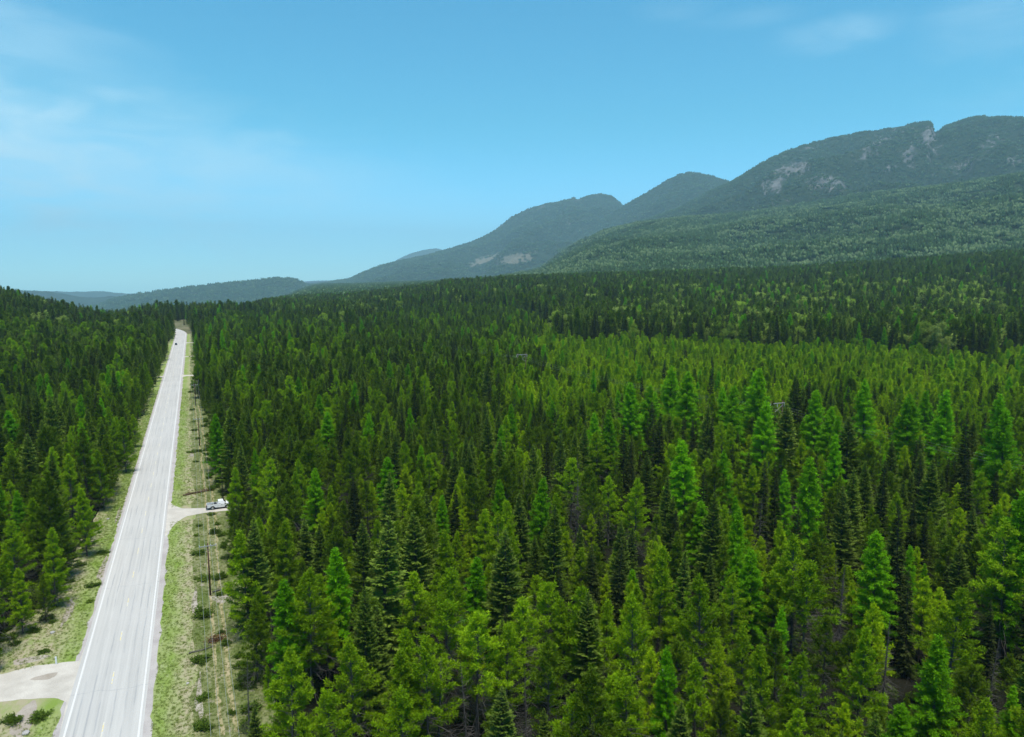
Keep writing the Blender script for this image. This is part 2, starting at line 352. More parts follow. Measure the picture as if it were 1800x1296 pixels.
def crest(pts):
    p = np.array(pts, float); xs = np.arange(p[0, 0], p[-1, 0] + 0.1, 3.0)
    ys = np.interp(xs, p[:, 0], p[:, 1])
    k = np.array([1, 3, 1.]) / 5.0
    ys = np.convolve(np.pad(ys, 1, 'edge'), k, 'valid') + (fbm(xs * 0.11, xs * 0 + p[0, 1], 4) - 0.47) * 1.8
    return xs, ys
RIDGES = {}
def ridge(name, pts, D, W, base, power=1.25, gul=0.16, rows=70, Wb=1200, patches=(), cuts=(), slant=0.0):
    """A mountain: the crest stands where the photo shows it at D metres; the near slope runs W metres forward to its foot."""
    xs, ys = crest(pts)
    r = ray(xs, ys); hd = np.hypot(r[:, 0], r[:, 1]); u = r[:, :2] / hd[:, None]
    Dc = D + slant * (xs - xs.mean()); Hc = CAMH + r[:, 2] / hd * Dc
    v = np.concatenate([np.linspace(0, 1, rows), 1 + np.linspace(0, 1, 9)[1:]])
    dist = np.where(v[None] <= 1, Dc[:, None] - W * (1 - v[None]), Dc[:, None] + Wb * (v[None] - 1))
    X, Y = u[:, :1] * dist, u[:, 1:] * dist
    vv = np.clip(v, 0, 1)[None]
    prof = vv ** power
    top = np.maximum(Hc, base + 5)[:, None]
    z = base + (top - base) * np.where(v[None] <= 1, prof, 1 - (v[None] - 1) ** 1.2)
    win = np.clip(4 * vv * (1 - vv), 0, 1) ** 0.8 * (v[None] <= 1)
    n1 = 1 - np.abs(2 * fbm(X / 900 + 31, Y / 900 + 5, 5) - 0.95) * 1.6
    n2 = fbm(X / 320 + 3, Y / 320 + 77, 4) - 0.47
    z = z + (top - base) * win * (gul * (n1 - 0.6) + 0.10 * n2)
    lim = CAMH + (Hc[:, None] - CAMH) * (dist / Dc[:, None]) * 0.99
    z = np.where((v[None] < 0.985), np.minimum(z, lim - 4 * (1 - vv)), z)
    nC, nV = X.shape
    P = np.stack([X, Y, z], -1).reshape(-1, 3); i = np.arange(nC * nV).reshape(nC, nV)
    Q = np.stack([i[:-1, :-1], i[1:, :-1], i[1:, 1:], i[:-1, 1:]], -1).reshape(-1, 4)
    me = mesh(name, P, Q, M['slope'], smooth=True)
    px, py, _ = proj(P[:, 0], P[:, 1], P[:, 2])
    def field(lst):
        o = np.zeros(len(P))
        for (ax, ay, rx, ry, tl, st) in lst:
            dx, dy = px - ax, py - ay; a = dx * math.cos(tl) + dy * math.sin(tl); b = -dx * math.sin(tl) + dy * math.cos(tl)
            o = np.maximum(o, st * np.exp(-((a / rx) ** 2 + (b / ry) ** 2)))
        return o
    bare, cut = field(patches), (field(cuts) if cuts else np.zeros(len(P)))
    for nm, val in (('bare', bare), ('cut', cut)):
        me.attributes.new(nm, 'FLOAT', 'POINT').data.foreach_set('value', val.astype(np.float32))
    o = tag(ob(name, me), kind='structure')
    RIDGES[name] = (X, Y, z, bare.reshape(nC, nV), cut.reshape(nC, nV), rows)
    return o
ridge('far_mountain', [(540, 505), (660, 478), (690, 461), (720, 446), (745, 439), (765, 436), (785, 441), (830, 455), (900, 475)], 17000, 4000, -300, rows=30)
ridge('pale_hill', [(-500, 500), (-100, 508), (40, 510), (80, 512), (120, 513), (180, 512), (210, 515), (245, 519), (330, 521), (420, 524)], 15000, 4000, -330, rows=20)
ridge('left_hill', [(-600, 505), (-200, 508), (30, 511), (85, 512), (110, 516), (140, 522), (175, 523), (195, 520), (230, 525), (300, 530)], 9500, 3000, -330, rows=30)
ridge('valley_hill', [(150, 545), (200, 525), (240, 517), (300, 509), (360, 501), (420, 496), (480, 489), (500, 488), (522, 492), (545, 501), (600, 507), (700, 512)], 7800, 3000, -330, rows=44)
ridge('mountain_shoulder', [(480, 512), (545, 501), (590, 494), (615, 490), (640, 478), (670, 466), (690, 461), (735, 451), (782, 440), (840, 421), (868, 406), (885, 392), (905, 378), (940, 363),
       (975, 355), (1000, 351), (1008, 347), (1014, 352), (1030, 346), (1052, 341), (1075, 345), (1095, 361), (1130, 380), (1200, 400), (1300, 430), (1400, 450)], 9300, 4300, -120, rows=100, gul=0.34,
      patches=[(940, 368, 60, 9, -0.35, .62), (990, 372, 40, 14, -0.5, .5), (1010, 352, 30, 5, 0, .7), (1000, 392, 22, 6, -.5, .6), (880, 395, 22, 7, -.6, .5)],
      cuts=[(850, 458, 34, 7, -0.38, 1.0), (905, 454, 40, 9, -0.22, 1.0)])
ridge('mountain_peak', [(940, 440), (1000, 410), (1060, 385), (1097, 361), (1150, 331), (1172, 317), (1192, 307), (1215, 303), (1235, 306), (1255, 310), (1283, 320), (1330, 345), (1400, 380), (1600, 420)], 8000, 3000, 20, rows=80, gul=0.26)
ridge('main_mountain', [(980, 440), (1060, 415), (1130, 388), (1200, 362), (1250, 335), (1283, 321), (1302, 311), (1340, 286), (1390, 263), (1450, 246), (1520, 232), (1580, 223), (1622, 215), (1638, 213), (1641, 234),
       (1649, 232), (1662, 221), (1690, 212), (1722, 203), (1736, 207), (1800, 206), (1900, 214), (2050, 240), (2300, 300)], 6300, 3200, 60, rows=150, gul=0.42,
      patches=[(1388, 300, 46, 20, -0.4, 1.0), (1362, 326, 30, 18, -0.6, .95), (1450, 322, 52, 20, -0.15, 1.0), (1520, 276, 40, 13, -.2, .85), (1545, 250, 50, 16, -.4, .75), (1598, 270, 24, 32, .35, .9), (1634, 238, 18, 15, -.8, 1.5),
               (1690, 290, 50, 18, -.4, .78), (1640, 265, 18, 26, .4, .75), (1600, 224, 90, 6, -.15, .6), (1330, 292, 32, 7, -.5, .62), (1740, 250, 46, 18, -.3, .68), (1420, 260, 60, 7, -.3, .65), (1785, 285, 36, 14, -.3, .7), (1400, 345, 40, 8, -.3, .62), (1560, 300, 40, 12, -.3, .66)])
ridge('foothill', [(860, 492), (950, 474), (985, 448), (1020, 426), (1060, 407), (1120, 393), (1200, 384), (1300, 376), (1400, 362), (1500, 344), (1600, 334), (1700, 322), (1800, 305), (1950, 300), (2200, 330)], 4000, 2450, 40,
      power=1.05, rows=90, gul=0.22)

# ------------------------------------------------------------------ tree kinds (each a trunk, limbs and a crown of small needle sprays)
def norm(v): return v / np.maximum(np.linalg.norm(v, axis=-1, keepdims=True), 1e-9)
class Geo:
    def __init__(s): s.V, s.F, s.n = [], [], 0
    def add(s, V, F): s.V.append(V); s.F.append(F + s.n); s.n += len(V)
    def kites(s, p, d, L, Wd, up, rs, bend=0.15):
        """Narrow four-cornered sprays: root p, direction d, length L, width Wd, lying roughly across 'up'."""
        k = len(p); side = norm(np.cross(d, up) + 1e-6); L = L[:, None]; Wd = Wd[:, None]
        nrm = np.cross(side, d)
        m = p + d * L * 0.55 + nrm * L * bend
        V = np.stack([p, m + side * Wd * 0.5, p + d * L, m - side * Wd * 0.5], 1).reshape(-1, 3)
        s.add(V, np.arange(4 * k).reshape(k, 4))
    def tube(s, P, rad, n=5):
        P = np.asarray(P, float); rad = np.asarray(rad, float); k = len(P)
        t = norm(np.gradient(P, axis=0)); a = norm(np.cross(t, np.where(np.abs(t[:, 2:3]) > 0.9, [[1, 0, 0]], [[0, 0, 1]]))); b = np.cross(t, a)
        an = np.linspace(0, 2 * math.pi, n, endpoint=False)
        V = P[:, None] + rad[:, None, None] * (a[:, None] * np.cos(an)[None, :, None] + b[:, None] * np.sin(an)[None, :, None])
        i = np.arange(k * n).reshape(k, n); j = np.roll(i, -1, 1)
        s.add(V.reshape(-1, 3), np.stack([i[:-1], j[:-1], j[1:], i[1:]], -1).reshape(-1, 4))
    def get(s):
        return (np.concatenate(s.V), np.concatenate(s.F)) if s.V else (np.zeros((0, 3)), np.zeros((0, 4), int))
def conifer(seed, H, rbase, crown0, prof, whorl, nb, elev, droop, spray, sprayw, dens, mode, trunk_r, lean=0.0, dead=0, miss=0.12, jag=0.25, lod=1.0):
    """H height; crown from crown0*H up; prof(t) radius share; elev(t) branch angle; mode 'flat' (spruce), 'tuft' (pine), 'feather' (larch)."""
    rs = np.random.RandomState(seed)
    T, L, K = Geo(), Geo(), Geo()
    hs_ = np.linspace(0, 1, 9); bx, by = lean * rs.randn(2) * H
    ax = lambda t: np.stack([bx * t ** 2 + 0.006 * H * np.sin(3 * t + seed), by * t ** 2 + 0.006 * H * np.cos(2.4 * t + seed), H * t], -1)
    T.tube(ax(hs_), trunk_r * (1 - hs_) ** 0.85 + 0.012, 6)
    z = crown0 * H; ph = rs.rand() * 6
    lop = rs.rand(8) * 6.28
    roots, dirs, lens = [], [], []
    while z < H * 0.985:
        t = (z / H - crown0) / (1 - crown0)
        for q in range(nb if t < 0.93 else max(3, nb - 2)):
            ph += 2.399 + rs.randn() * 0.25
            if rs.rand() < miss: continue
            side = 1 + jag * (0.6 * math.sin(2 * ph + lop[0]) * math.sin(5 * t + lop[1]) + 0.5 * rs.randn())
            ln = max(0.18, rbase * prof(t) * np.clip(side, 0.45, 1.5))
            e = elev(t) + rs.randn() * 0.13
            roots.append(ax(np.array(min(1, (z + rs.randn() * whorl * 0.25) / H)))); lens.append(ln)
            dirs.append((math.cos(ph) * math.cos(e), math.sin(ph) * math.cos(e), math.sin(e)))
        z += whorl * (0.75 + 0.5 * rs.rand()) * (1 - 0.45 * t)
    roots, dirs, lens = np.array(roots), np.array(dirs), np.array(lens)
    nB = len(lens)
    # limbs: bent thin tapering three-sided rods
    u = np.array([0, 0.5, 1.0])
    def along(uu): return roots[:, None] + dirs[:, None] * (lens[:, None] * uu[None])[..., None] + np.array([0, 0, 1.0]) * (droop * lens[:, None] * (np.asarray(uu)[None] ** 2))[..., None]
    if lod > 0.5:
        PB = along(u)
        for k in range(nB): L.tube(PB[k], [0.035 * min(1, lens[k]), 0.02 * min(1, lens[k]), 0.006], 3)
    for k in range(dead):                                    # bare dead branches under the crown
        zz = rs.uniform(0.12, crown0 + 0.12); a = rs.rand() * 6.28; ln = rs.uniform(0.5, 1.25) * rbase
        p0 = ax(np.array(zz)); d = np.array([math.cos(a), math.sin(a), rs.uniform(-0.35, 0.25)])
        p1 = p0 + d * ln * 0.5; p2 = p0 + d * ln + np.array([0, 0, -0.12 * ln]) + rs.randn(3) * 0.08
        L.tube([p0, p1, p2], [0.03, 0.02, 0.007], 3)
        for _ in range(2):
            s0 = p0 + (p2 - p0) * rs.uniform(0.4, 0.9); L.tube([s0, s0 + (d + rs.randn(3) * 0.7) * ln * 0.16, s0 + (d + rs.randn(3) * 0.7) * ln * 0.33], [0.013, 0.009, 0.005], 3)
    # needle sprays
    cnt = np.maximum(2, (lens * dens * lod).astype(int)); bi = np.repeat(np.arange(nB), cnt)
    U = rs.rand(len(bi))
    u0 = {'flat': 0.12, 'tuft': 0.34, 'feather': 0.15}[mode]
    U = u0 + (1 - u0) * U ** 0.8
    bd = dirs[bi]; ln = lens[bi][:, None]
    p = roots[bi] + bd * ln * U[:, None] + np.array([0, 0, 1.0]) * (droop * ln * U[:, None] ** 2)
    tang = norm(bd + np.array([0, 0, 1.0]) * (2 * droop * U[:, None]))
    sd = norm(np.cross(tang, [0, 0, 1.0])); sg = np.where(rs.rand(len(bi)) < 0.5, -1, 1)[:, None]
    scl = (0.65 + 0.7 * rs.rand(len(bi))) / math.sqrt(lod)
    if mode == 'flat':
        d = norm(tang * (0.75 + 0.3 * rs.rand(len(bi), 1)) + sd * sg * rs.uniform(0.25, 1.1, (len(bi), 1)) + rs.randn(len(bi), 3) * 0.14 + [0, 0, -0.06])
        room = np.minimum(1.0, 0.45 + lens[bi] * 0.55) * (1.15 - 0.5 * U)
        K.kites(p, d, spray * scl * room, sprayw * scl * room, np.array([0, 0, 1.0]) + rs.randn(len(bi), 3) * 0.45, rs)
    else:
        nt = {'tuft': 16, 'feather': 6}[mode]
        p = np.repeat(p, nt, 0); tg = np.repeat(tang, nt, 0); scl = np.repeat(scl, nt) * (0.8 + 0.4 * rs.rand(len(p)))
        if mode == 'tuft':
            d = norm(tg * 0.5 + rs.randn(len(p), 3) * 0.62 + [0, 0, 0.45]); p = p + d * 0.03 + rs.randn(len(p), 3) * 0.07
        else:
            p = p + rs.randn(len(p), 3) * 0.09; d = norm(tg * 0.5 + rs.randn(len(p), 3) * 0.62 + [0, 0, -0.02])
        K.kites(p, d, spray * scl, sprayw * scl, rs.randn(len(p), 3), rs)
    # leader
    k = 26; tt = 1 - 0.07 * rs.rand(k); p = ax(tt); d = norm(rs.randn(k, 3) * [1, 1, 0.3] + [0, 0, 0.9])
    K.kites(p, d, np.full(k, spray * 0.8) * (0.35 + (1 - tt) * 9), np.full(k, sprayw * 0.9), rs.randn(k, 3), rs)
    return T.get(), L.get(), K.get()
def broadleaf(seed, H, rad, lod=1.0):
    rs = np.random.RandomState(seed); T, L, K = Geo(), Geo(), Geo()
    T.tube(np.stack([np.zeros(5), np.zeros(5), np.linspace(0, H * 0.72, 5)], -1), np.linspace(0.16, 0.05, 5), 6)
    for b in range(16):
        z0 = H * rs.uniform(0.25, 0.68); a = rs.rand() * 6.28; e = rs.uniform(0.5, 1.15); ln = rad * rs.uniform(0.7, 1.15)
        p0 = np.array([0, 0, z0]); d = np.array([math.cos(a) * math.cos(e), math.sin(a) * math.cos(e), math.sin(e)])
        tip = p0 + d * ln; L.tube([p0, p0 + d * ln * 0.5 + rs.randn(3) * 0.1, tip], [0.06, 0.035, 0.012], 3)
        for q in range(3):
            c = tip + rs.randn(3) * [0.5, 0.5, 0.6] * rad * 0.42; c[2] = min(max(c[2], H * 0.3), H * 0.93)
            k = int(95 * lod); v = norm(rs.randn(k, 3)) * (rs.rand(k, 1) ** 0.45) * rad * rs.uniform(0.28, 0.42)
            K.kites(c + v, norm(rs.randn(k, 3)), np.full(k, 0.34 / math.sqrt(lod)), np.full(k, 0.26 / math.sqrt(lod)), rs.randn(k, 3), rs)
    return T.get(), L.get(), K.get()
lin = lambda a, b: (lambda t: a + (b - a) * t)
def pine_prof(t): return max(0.07, (0.62 + 0.38 * min(1, t / 0.16)) * (1 - t) ** 0.74)
def cone_prof(t): return max(0.05, (0.80 + 0.2 * min(1, t / 0.12)) * (1 - t) ** 0.82)
def spire_prof(t): return max(0.07, (1 - t) ** 0.62)
def larch_prof(t): return max(0.06, (0.72 + 0.28 * min(1, t / 0.2)) * (1 - t) ** 0.75)
def make(kind, seed, lod):
    if kind in ('pine', 'pine_olive', 'pine_young'):
        H = 14.0; rs = np.random.RandomState(seed + 900)
        return H, conifer(seed, H, rs.uniform(2.35, 3.0), ([0.36, 0.44, 0.29, 0.10, 0.14] if kind == 'pine' else [0.12, 0.2, 0.28, 0.16] if kind == 'pine_young' else [0.36, 0.42, 0.29, 0.10])[(seed // 13) % (5 if kind == 'pine' else 4)], pine_prof, 0.50, 5, lin(0.12, 0.95), 0.10, 0.32, 0.05, 6.0, 'tuft', 0.13, 0.012, int(34 * lod), 0.2, 0.46, lod)
    if kind == 'larch':
        H = 18.0; rs = np.random.RandomState(seed + 800)
        return H, conifer(seed, H, rs.uniform(2.3, 3.0), 0.16, larch_prof, 0.46, 5, lin(-0.10, 0.75), 0.05, 0.28, 0.055, 21, 'feather', 0.18, 0.008, int(8 * lod), 0.16, 0.34, lod)
    if kind == 'spruce':
        H = 18.0; rs = np.random.RandomState(seed + 700)
        return H, conifer(seed, H, rs.uniform(2.5, 3.4), 0.09, cone_prof, 0.44, 6, lin(-0.16, 0.72), 0.15, 0.56, 0.15, 24, 'flat', 0.2, 0.004, int(6 * lod), 0.08, 0.22, lod)
    if kind == 'fir':
        H = 18.0; rs = np.random.RandomState(seed + 600)
        return H, conifer(seed, H, rs.uniform(1.25, 1.65), 0.06, spire_prof, 0.36, 6, lin(-0.32, 0.45), -0.05, 0.46, 0.14, 26, 'flat', 0.16, 0.004, int(10 * lod), 0.14, 0.30, lod)
    if kind == 'dead':
        H = 14.0
        T, L, K = conifer(seed, H, 1.7, 0.2, cone_prof, 0.42, 4, lin(-0.3, 0.5), 0.02, 0.3, 0.1, 5, 'tuft', 0.13, 0.012, 46, 0.25, 0.5, 1.0)
        return H, (T, L, (np.zeros((0, 3)), np.zeros((0, 4), int)))
    if kind == 'aspen': return 14.0, broadleaf(seed, 14.0, 3.0, lod)
NVAR = {'pine': 5, 'pine_olive': 4, 'pine_young': 4, 'larch': 5, 'spruce': 5, 'fir': 4, 'aspen': 3, 'dead': 3}
BARK = {'pine_young': 'bark', 'pine': 'bark_pale', 'pine_olive': 'bark', 'larch': 'bark', 'spruce': 'bark', 'fir': 'bark', 'aspen': 'bark_pale', 'dead': 'bark_pale'}
LIMB = {'pine_young': 'bark', 'pine': 'twig', 'pine_olive': 'twig', 'larch': 'bark', 'spruce': 'bark', 'fir': 'twig', 'aspen': 'bark_pale', 'dead': 'twig'}
SEED = {'pine_young': 1040, 'pine': 130, 'pine_olive': 260 + 52, 'larch': 401, 'spruce': 501, 'fir': 601, 'aspen': 701, 'dead': 801}
PROTO, PARTS, NOM = {}, {}, {}
protos = bpy.data.collections.new('tree_kinds')
order = []
def add_proto(key, V, F, mats, mi):
    o = bpy.data.objects.new('kind_%03d' % len(order), mesh('tree_' + key[0], V, F, mats, mi)); protos.objects.link(o); PROTO[key] = len(order); order.append(o)
for kd, n in NVAR.items():
    for v in range(n):
        for lod, nm in ((1.0, 'near'), (0.22, 'mid')):
            H, (T, L, K) = make(kd, SEED[kd] + 13 * v, lod)
            NOM[kd] = H
            fm = M.get(kd, M['twig'])
            if nm == 'near':
                if kd == 'dead': PARTS[kd, v] = [('trunk', mesh('trunk', np.concatenate([T[0], L[0]]), np.concatenate([T[1], L[1] + len(T[0])]), M[BARK[kd]]))]
                else: PARTS[kd, v] = [('trunk', mesh('trunk', *T, M[BARK[kd]], smooth=True)), ('branches', mesh('branches', *L, M[LIMB[kd]]))]
                if len(K[0]): PARTS[kd, v].append(('crown', mesh('crown', *K, fm)))
            segs = [(T, 0), (L, 1), (K, 2)]; VV, FF, MI, off = [], [], [], 0
            for (a, b), m in segs:
                if len(a): VV.append(a); FF.append(b + off); MI.append(np.full(len(b), m)); off += len(a)
            add_proto((kd, v, nm), np.concatenate(VV), np.concatenate(FF), [M[BARK[kd]], M[LIMB[kd]], fm], np.concatenate(MI))
# distant stands: patches of small simple trees
def clump(seed, n, size, hmin, hmax, rad, light):
    rs = np.random.RandomState(seed); Vs, Fs, MI, off = [], [], [], 0
    for k in range(n):
        x, y = rs.uniform(-size / 2, size / 2, 2); h = rs.uniform(hmin, hmax); lt = rs.rand() < light
        r0 = rad * rs.uniform(0.7, 1.3) * (1.5 if lt else 1.0); a0 = rs.rand() * 6
        rings = ((0.0, 0.5), (0.22, 1.0), (0.55, 0.75), (0.82, 0.32), (1.0, 0.03)) if not lt else ((0.1, 0.3), (0.35, 1.0), (0.65, 1.0), (0.9, 0.6), (1.0, 0.1))
        m = 5; an = a0 + np.arange(m) * 6.283 / m
        V = np.concatenate([np.stack([x + r0 * q * np.cos(an) * rs.uniform(0.7, 1.3, m), y + r0 * q * np.sin(an) * rs.uniform(0.7, 1.3, m), h * (zz + rs.uniform(-0.06, 0.06, m) * (0 < zz < 1)) - 1.0 * (zz == 0)], -1) for zz, q in rings])
        i = np.arange(5 * m).reshape(5, m); j = np.roll(i, -1, 1)
        F = np.stack([i[:-1], j[:-1], j[1:], i[1:]], -1).reshape(-1, 4)
        Vs.append(V); Fs.append(F + off); off += len(V); MI.append(np.full(len(F), int(lt)))
    return np.concatenate(Vs), np.concatenate(Fs), np.concatenate(MI)
M['far_dark'] = foliage('far_conifers', (0.034, 0.068, 0.022), (0.056, 0.096, 0.036), 0.12, 0.12)
M['far_green'] = foliage('far_green_conifers', (0.038, 0.084, 0.027), (0.060, 0.110, 0.043), 0.12, 0.12)
M['far_light'] = foliage('far_aspens', (0.085, 0.140, 0.056), (0.125, 0.180, 0.086), 0.2, 0.12)
for kind, mats, light in (('dark', ('far_dark', 'far_green'), 0.08), ('green', ('far_green', 'far_light'), 0.12), ('light', ('far_green', 'far_light'), 0.42)):
    for v in range(4):
        Vc, Fc, mi = clump(40 + v + len(kind), 13, 24, 11, 20, 2.5, light)
        add_proto(('clump_' + kind, v, 'far'), Vc, Fc, [M[mats[0]], M[mats[1]]], mi)
# low plants
def shrub_geo(seed, w_, h, n):
    rs = np.random.RandomState(seed); K, L = Geo(), Geo()
    ns = 14
    for k in range(ns):
        a = rs.rand() * 6.28; e = rs.uniform(0.15, 1.1); ln = rs.uniform(0.55, 1.0)
        d = np.array([math.cos(a) * math.cos(e) * w_, math.sin(a) * math.cos(e) * w_, math.sin(e) * h]) * ln
        L.tube([np.zeros(3), d * 0.55 + rs.randn(3) * 0.03, d], [0.03, 0.02, 0.008], 3)
        m = n // ns; U = 0.3 + 0.75 * rs.rand(m, 1)
        p = d * U + rs.randn(m, 3) * [w_ * 0.13, w_ * 0.13, h * 0.12]; p[:, 2] = np.maximum(p[:, 2], 0.03)
        K.kites(p, norm(rs.randn(m, 3) + d / np.linalg.norm(d) + [0, 0, 0.25]), np.full(m, 0.24) * rs.uniform(.7, 1.3, m), np.full(m, 0.10), rs.randn(m, 3), rs)
    return L.get(), K.get()
SHRUB = []
for v in range(4):
    L, K = shrub_geo(900 + v, 1.0, 0.8, 900); SHRUB.append((mesh('stems', *L, M['bark']), mesh('foliage', *K, M['shrub'])))
    V2 = np.concatenate([L[0], K[0]]); F2 = np.concatenate([L[1], K[1] + len(L[0])])
    add_proto(('shrub', v, 'near'), V2, F2, [M['bark'], M['shrub']], np.concatenate([np.zeros(len(L[1])), np.ones(len(K[1]))]))
for v in range(4):
    rs = np.random.RandomState(300 + v); K = Geo(); k = 26
    a = rs.rand(k) * 6.28; rr_ = rs.rand(k) ** 0.5 * 0.28
    K.kites(np.stack([rr_ * np.cos(a), rr_ * np.sin(a), np.zeros(k)], -1), norm(np.stack([rs.randn(k) * 0.4, rs.randn(k) * 0.4, np.ones(k)], -1)), rs.uniform(0.12, 0.32, k), np.full(k, 0.035), rs.randn(k, 3), rs)
    V2, F2 = K.get(); add_proto(('tuft', v, 'near'), V2, F2, [M['grass']], np.zeros(len(F2)))

def scatter(name, pts, idx_, rot, scl, label, cat, lean=0.0):
    """One object that stands a chosen kind at each of its points."""
    me = bpy.data.meshes.new(name); n = len(pts); me.vertices.add(n); me.vertices.foreach_set('co', np.asarray(pts, np.float32).ravel())
    for nm, ty, val in (('kind_index', 'INT', np.asarray(idx_, np.int32)), ('turn', 'FLOAT', np.asarray(rot, np.float32)), ('lean', 'FLOAT', np.random.RandomState(n % 97).randn(n).astype(np.float32) * lean), ('lean_side', 'FLOAT', np.random.RandomState(n % 89).randn(n).astype(np.float32) * lean),
                         ('size', 'FLOAT', np.asarray(scl, np.float32)), ('width', 'FLOAT', (np.asarray(scl) * np.random.RandomState(n % 83).uniform(1 - 5 * lean, 1 + 6 * lean, n)).astype(np.float32))):
        me.attributes.new(nm, ty, 'POINT').data.foreach_set('value', val)
    o = ob(name, me); tag(o, label, cat, kind='stuff')
    t = bpy.data.node_groups.new(name, 'GeometryNodeTree')
    t.interface.new_socket('Geometry', in_out='INPUT', socket_type='NodeSocketGeometry'); t.interface.new_socket('Geometry', in_out='OUTPUT', socket_type='NodeSocketGeometry')
    gi, go = t.nodes.new('NodeGroupInput'), t.nodes.new('NodeGroupOutput')
    ci = t.nodes.new('GeometryNodeCollectionInfo'); ci.inputs[0].default_value = protos; ci.inputs[1].default_value = True; ci.inputs[2].default_value = True
    ip = t.nodes.new('GeometryNodeInstanceOnPoints'); ip.inputs['Pick Instance'].default_value = True
    def na(nm, ty):
        a = t.nodes.new('GeometryNodeInputNamedAttribute'); a.data_type = ty; a.inputs[0].default_value = nm; return a.outputs[0]
    cx = t.nodes.new('ShaderNodeCombineXYZ'); t.links.new(na('turn', 'FLOAT'), cx.inputs[2]); t.links.new(na('lean', 'FLOAT'), cx.inputs[0]); t.links.new(na('lean_side', 'FLOAT'), cx.inputs[1])
    sz = t.nodes.new('ShaderNodeCombineXYZ'); t.links.new(na('width', 'FLOAT'), sz.inputs[0]); t.links.new(na('width', 'FLOAT'), sz.inputs[1]); t.links.new(na('size', 'FLOAT'), sz.inputs[2])
    er = t.nodes.new('FunctionNodeEulerToRotation'); t.links.new(cx.outputs[0], er.inputs[0])
    t.links.new(gi.outputs[0], ip.inputs['Points']); t.links.new(ci.outputs[0], ip.inputs['Instance']); t.links.new(na('kind_index', 'INT'), ip.inputs['Instance Index'])
    t.links.new(er.outputs[0], ip.inputs['Rotation']); t.links.new(sz.outputs[0], ip.inputs['Scale']); t.links.new(ip.outputs[0], go.inputs[0])
    o.modifiers.new('stand', 'NODES').node_group = t
    return o

# ------------------------------------------------------------------ highway, verges, drives
def strip(name, ys, xl, xr, z, mat, n=2):
    """A sheet between two edges given along the road."""
    u = np.linspace(0, 1, n); X = xl[:, None] * (1 - u) + xr[:, None] * u; Y = np.repeat(ys[:, None], n, 1)
    V = np.stack([X, Y, np.full_like(X, z)], -1).reshape(-1, 3); i = np.arange(len(ys) * n).reshape(-1, n)
    F = np.stack([i[:-1, :-1], i[:-1, 1:], i[1:, 1:], i[1:, :-1]], -1).reshape(-1, 4)
    return ob(name, mesh(name, V, F, mat))
def rx(y): return np.where(y > 730, -12.2 - (np.maximum(y, 730) - 730) ** 2 / 800.0, -12.2)
def wob(y, sc, seed, amp): return (fbm(y / sc, y * 0 + seed, 4) / 0.94 - 0.5) * 2 * amp
ys = np.arange(-60, 905, 1.5)
tag(strip('grass_verge', ys, rx(ys) - np.interp(ys, [60, 112, 130, 180, 905], [26, 18, 12.5, 9.5, 8.5]) + wob(ys, 6, 1.2, 1.3), rx(ys) - 4.2, 0.004, M['verge'], 3), kind='structure')
tag(strip('grass_verge', ys, rx(ys) + 4.2, rx(ys) + np.interp(ys, [60, 160, 300, 905], [9.6, 9.8, 8.8, 7.6]) + wob(ys, 7, 4.2, 1.1), 0.008, M['verge'], 3), kind='structure')
tag(strip('power_line_strip', ys, rx(ys) + 6.5, rx(ys) + np.interp(ys, [60, 200, 905], [19, 17, 12]) + wob(ys, 8, 9.2, 1.5), 0.004, M['scrub'], 3), kind='structure')
cy_ = np.arange(740, 1010, 6.0)
tag(strip('clearing', cy_, rx(cy_) + 5.2 + 0 * cy_, np.interp(cy_, [740, 900, 1130], [-1, 3, 12]), 0.05, M['clearing'], 3), kind='structure')
tag(strip('clearing', cy_[10:], np.maximum(rx(cy_[10:]) - 40, -160), rx(cy_[10:]) - 5.0, 0.06, M['clearing'], 3), kind='structure')
for sg in (-1, 1):
    e0 = rx(ys) + sg * 4.1; e1 = rx(ys) + sg * (5.15 if sg > 0 else 4.95) + wob(ys, 2, 2.2 + sg, 0.5)
    tag(strip('gravel_shoulder', ys, *((e0, e1) if sg > 0 else (e1, e0)), 0.012, M['shoulder']), kind='structure')
highway = tag(strip('highway', ys, rx(ys) - 4.42 + wob(ys, 2, 5.5, 0.06), rx(ys) + 4.32 + wob(ys, 2, 6.5, 0.06), 0.018, M['road'], 3), 'pale grey two-lane highway running straight through the forest', kind='structure')
for sg in (-1, 1): strip('edge_line', ys, rx(ys) + sg * 3.88 - 0.11 + wob(ys, 4, 3.1, 0.015), rx(ys) + sg * 3.88 + 0.11 + wob(ys, 4, 3.9, 0.015), 0.023, M['white_paint']).parent = highway
dash = mesh('centre_dash', [(-0.07, -1.6, 0), (0.07, -1.6, 0), (0.07, 1.6, 0), (-0.07, 1.6, 0)], np.array([[0, 1, 2, 3]]), M['yellow_paint'])
y0 = at(188, 1282)[1]
for k in range(56):
    y = y0 - 24.0 + 12.0 * k; ob('centre_dash', dash, highway, (float(rx(np.array(y))), y, 0.023))
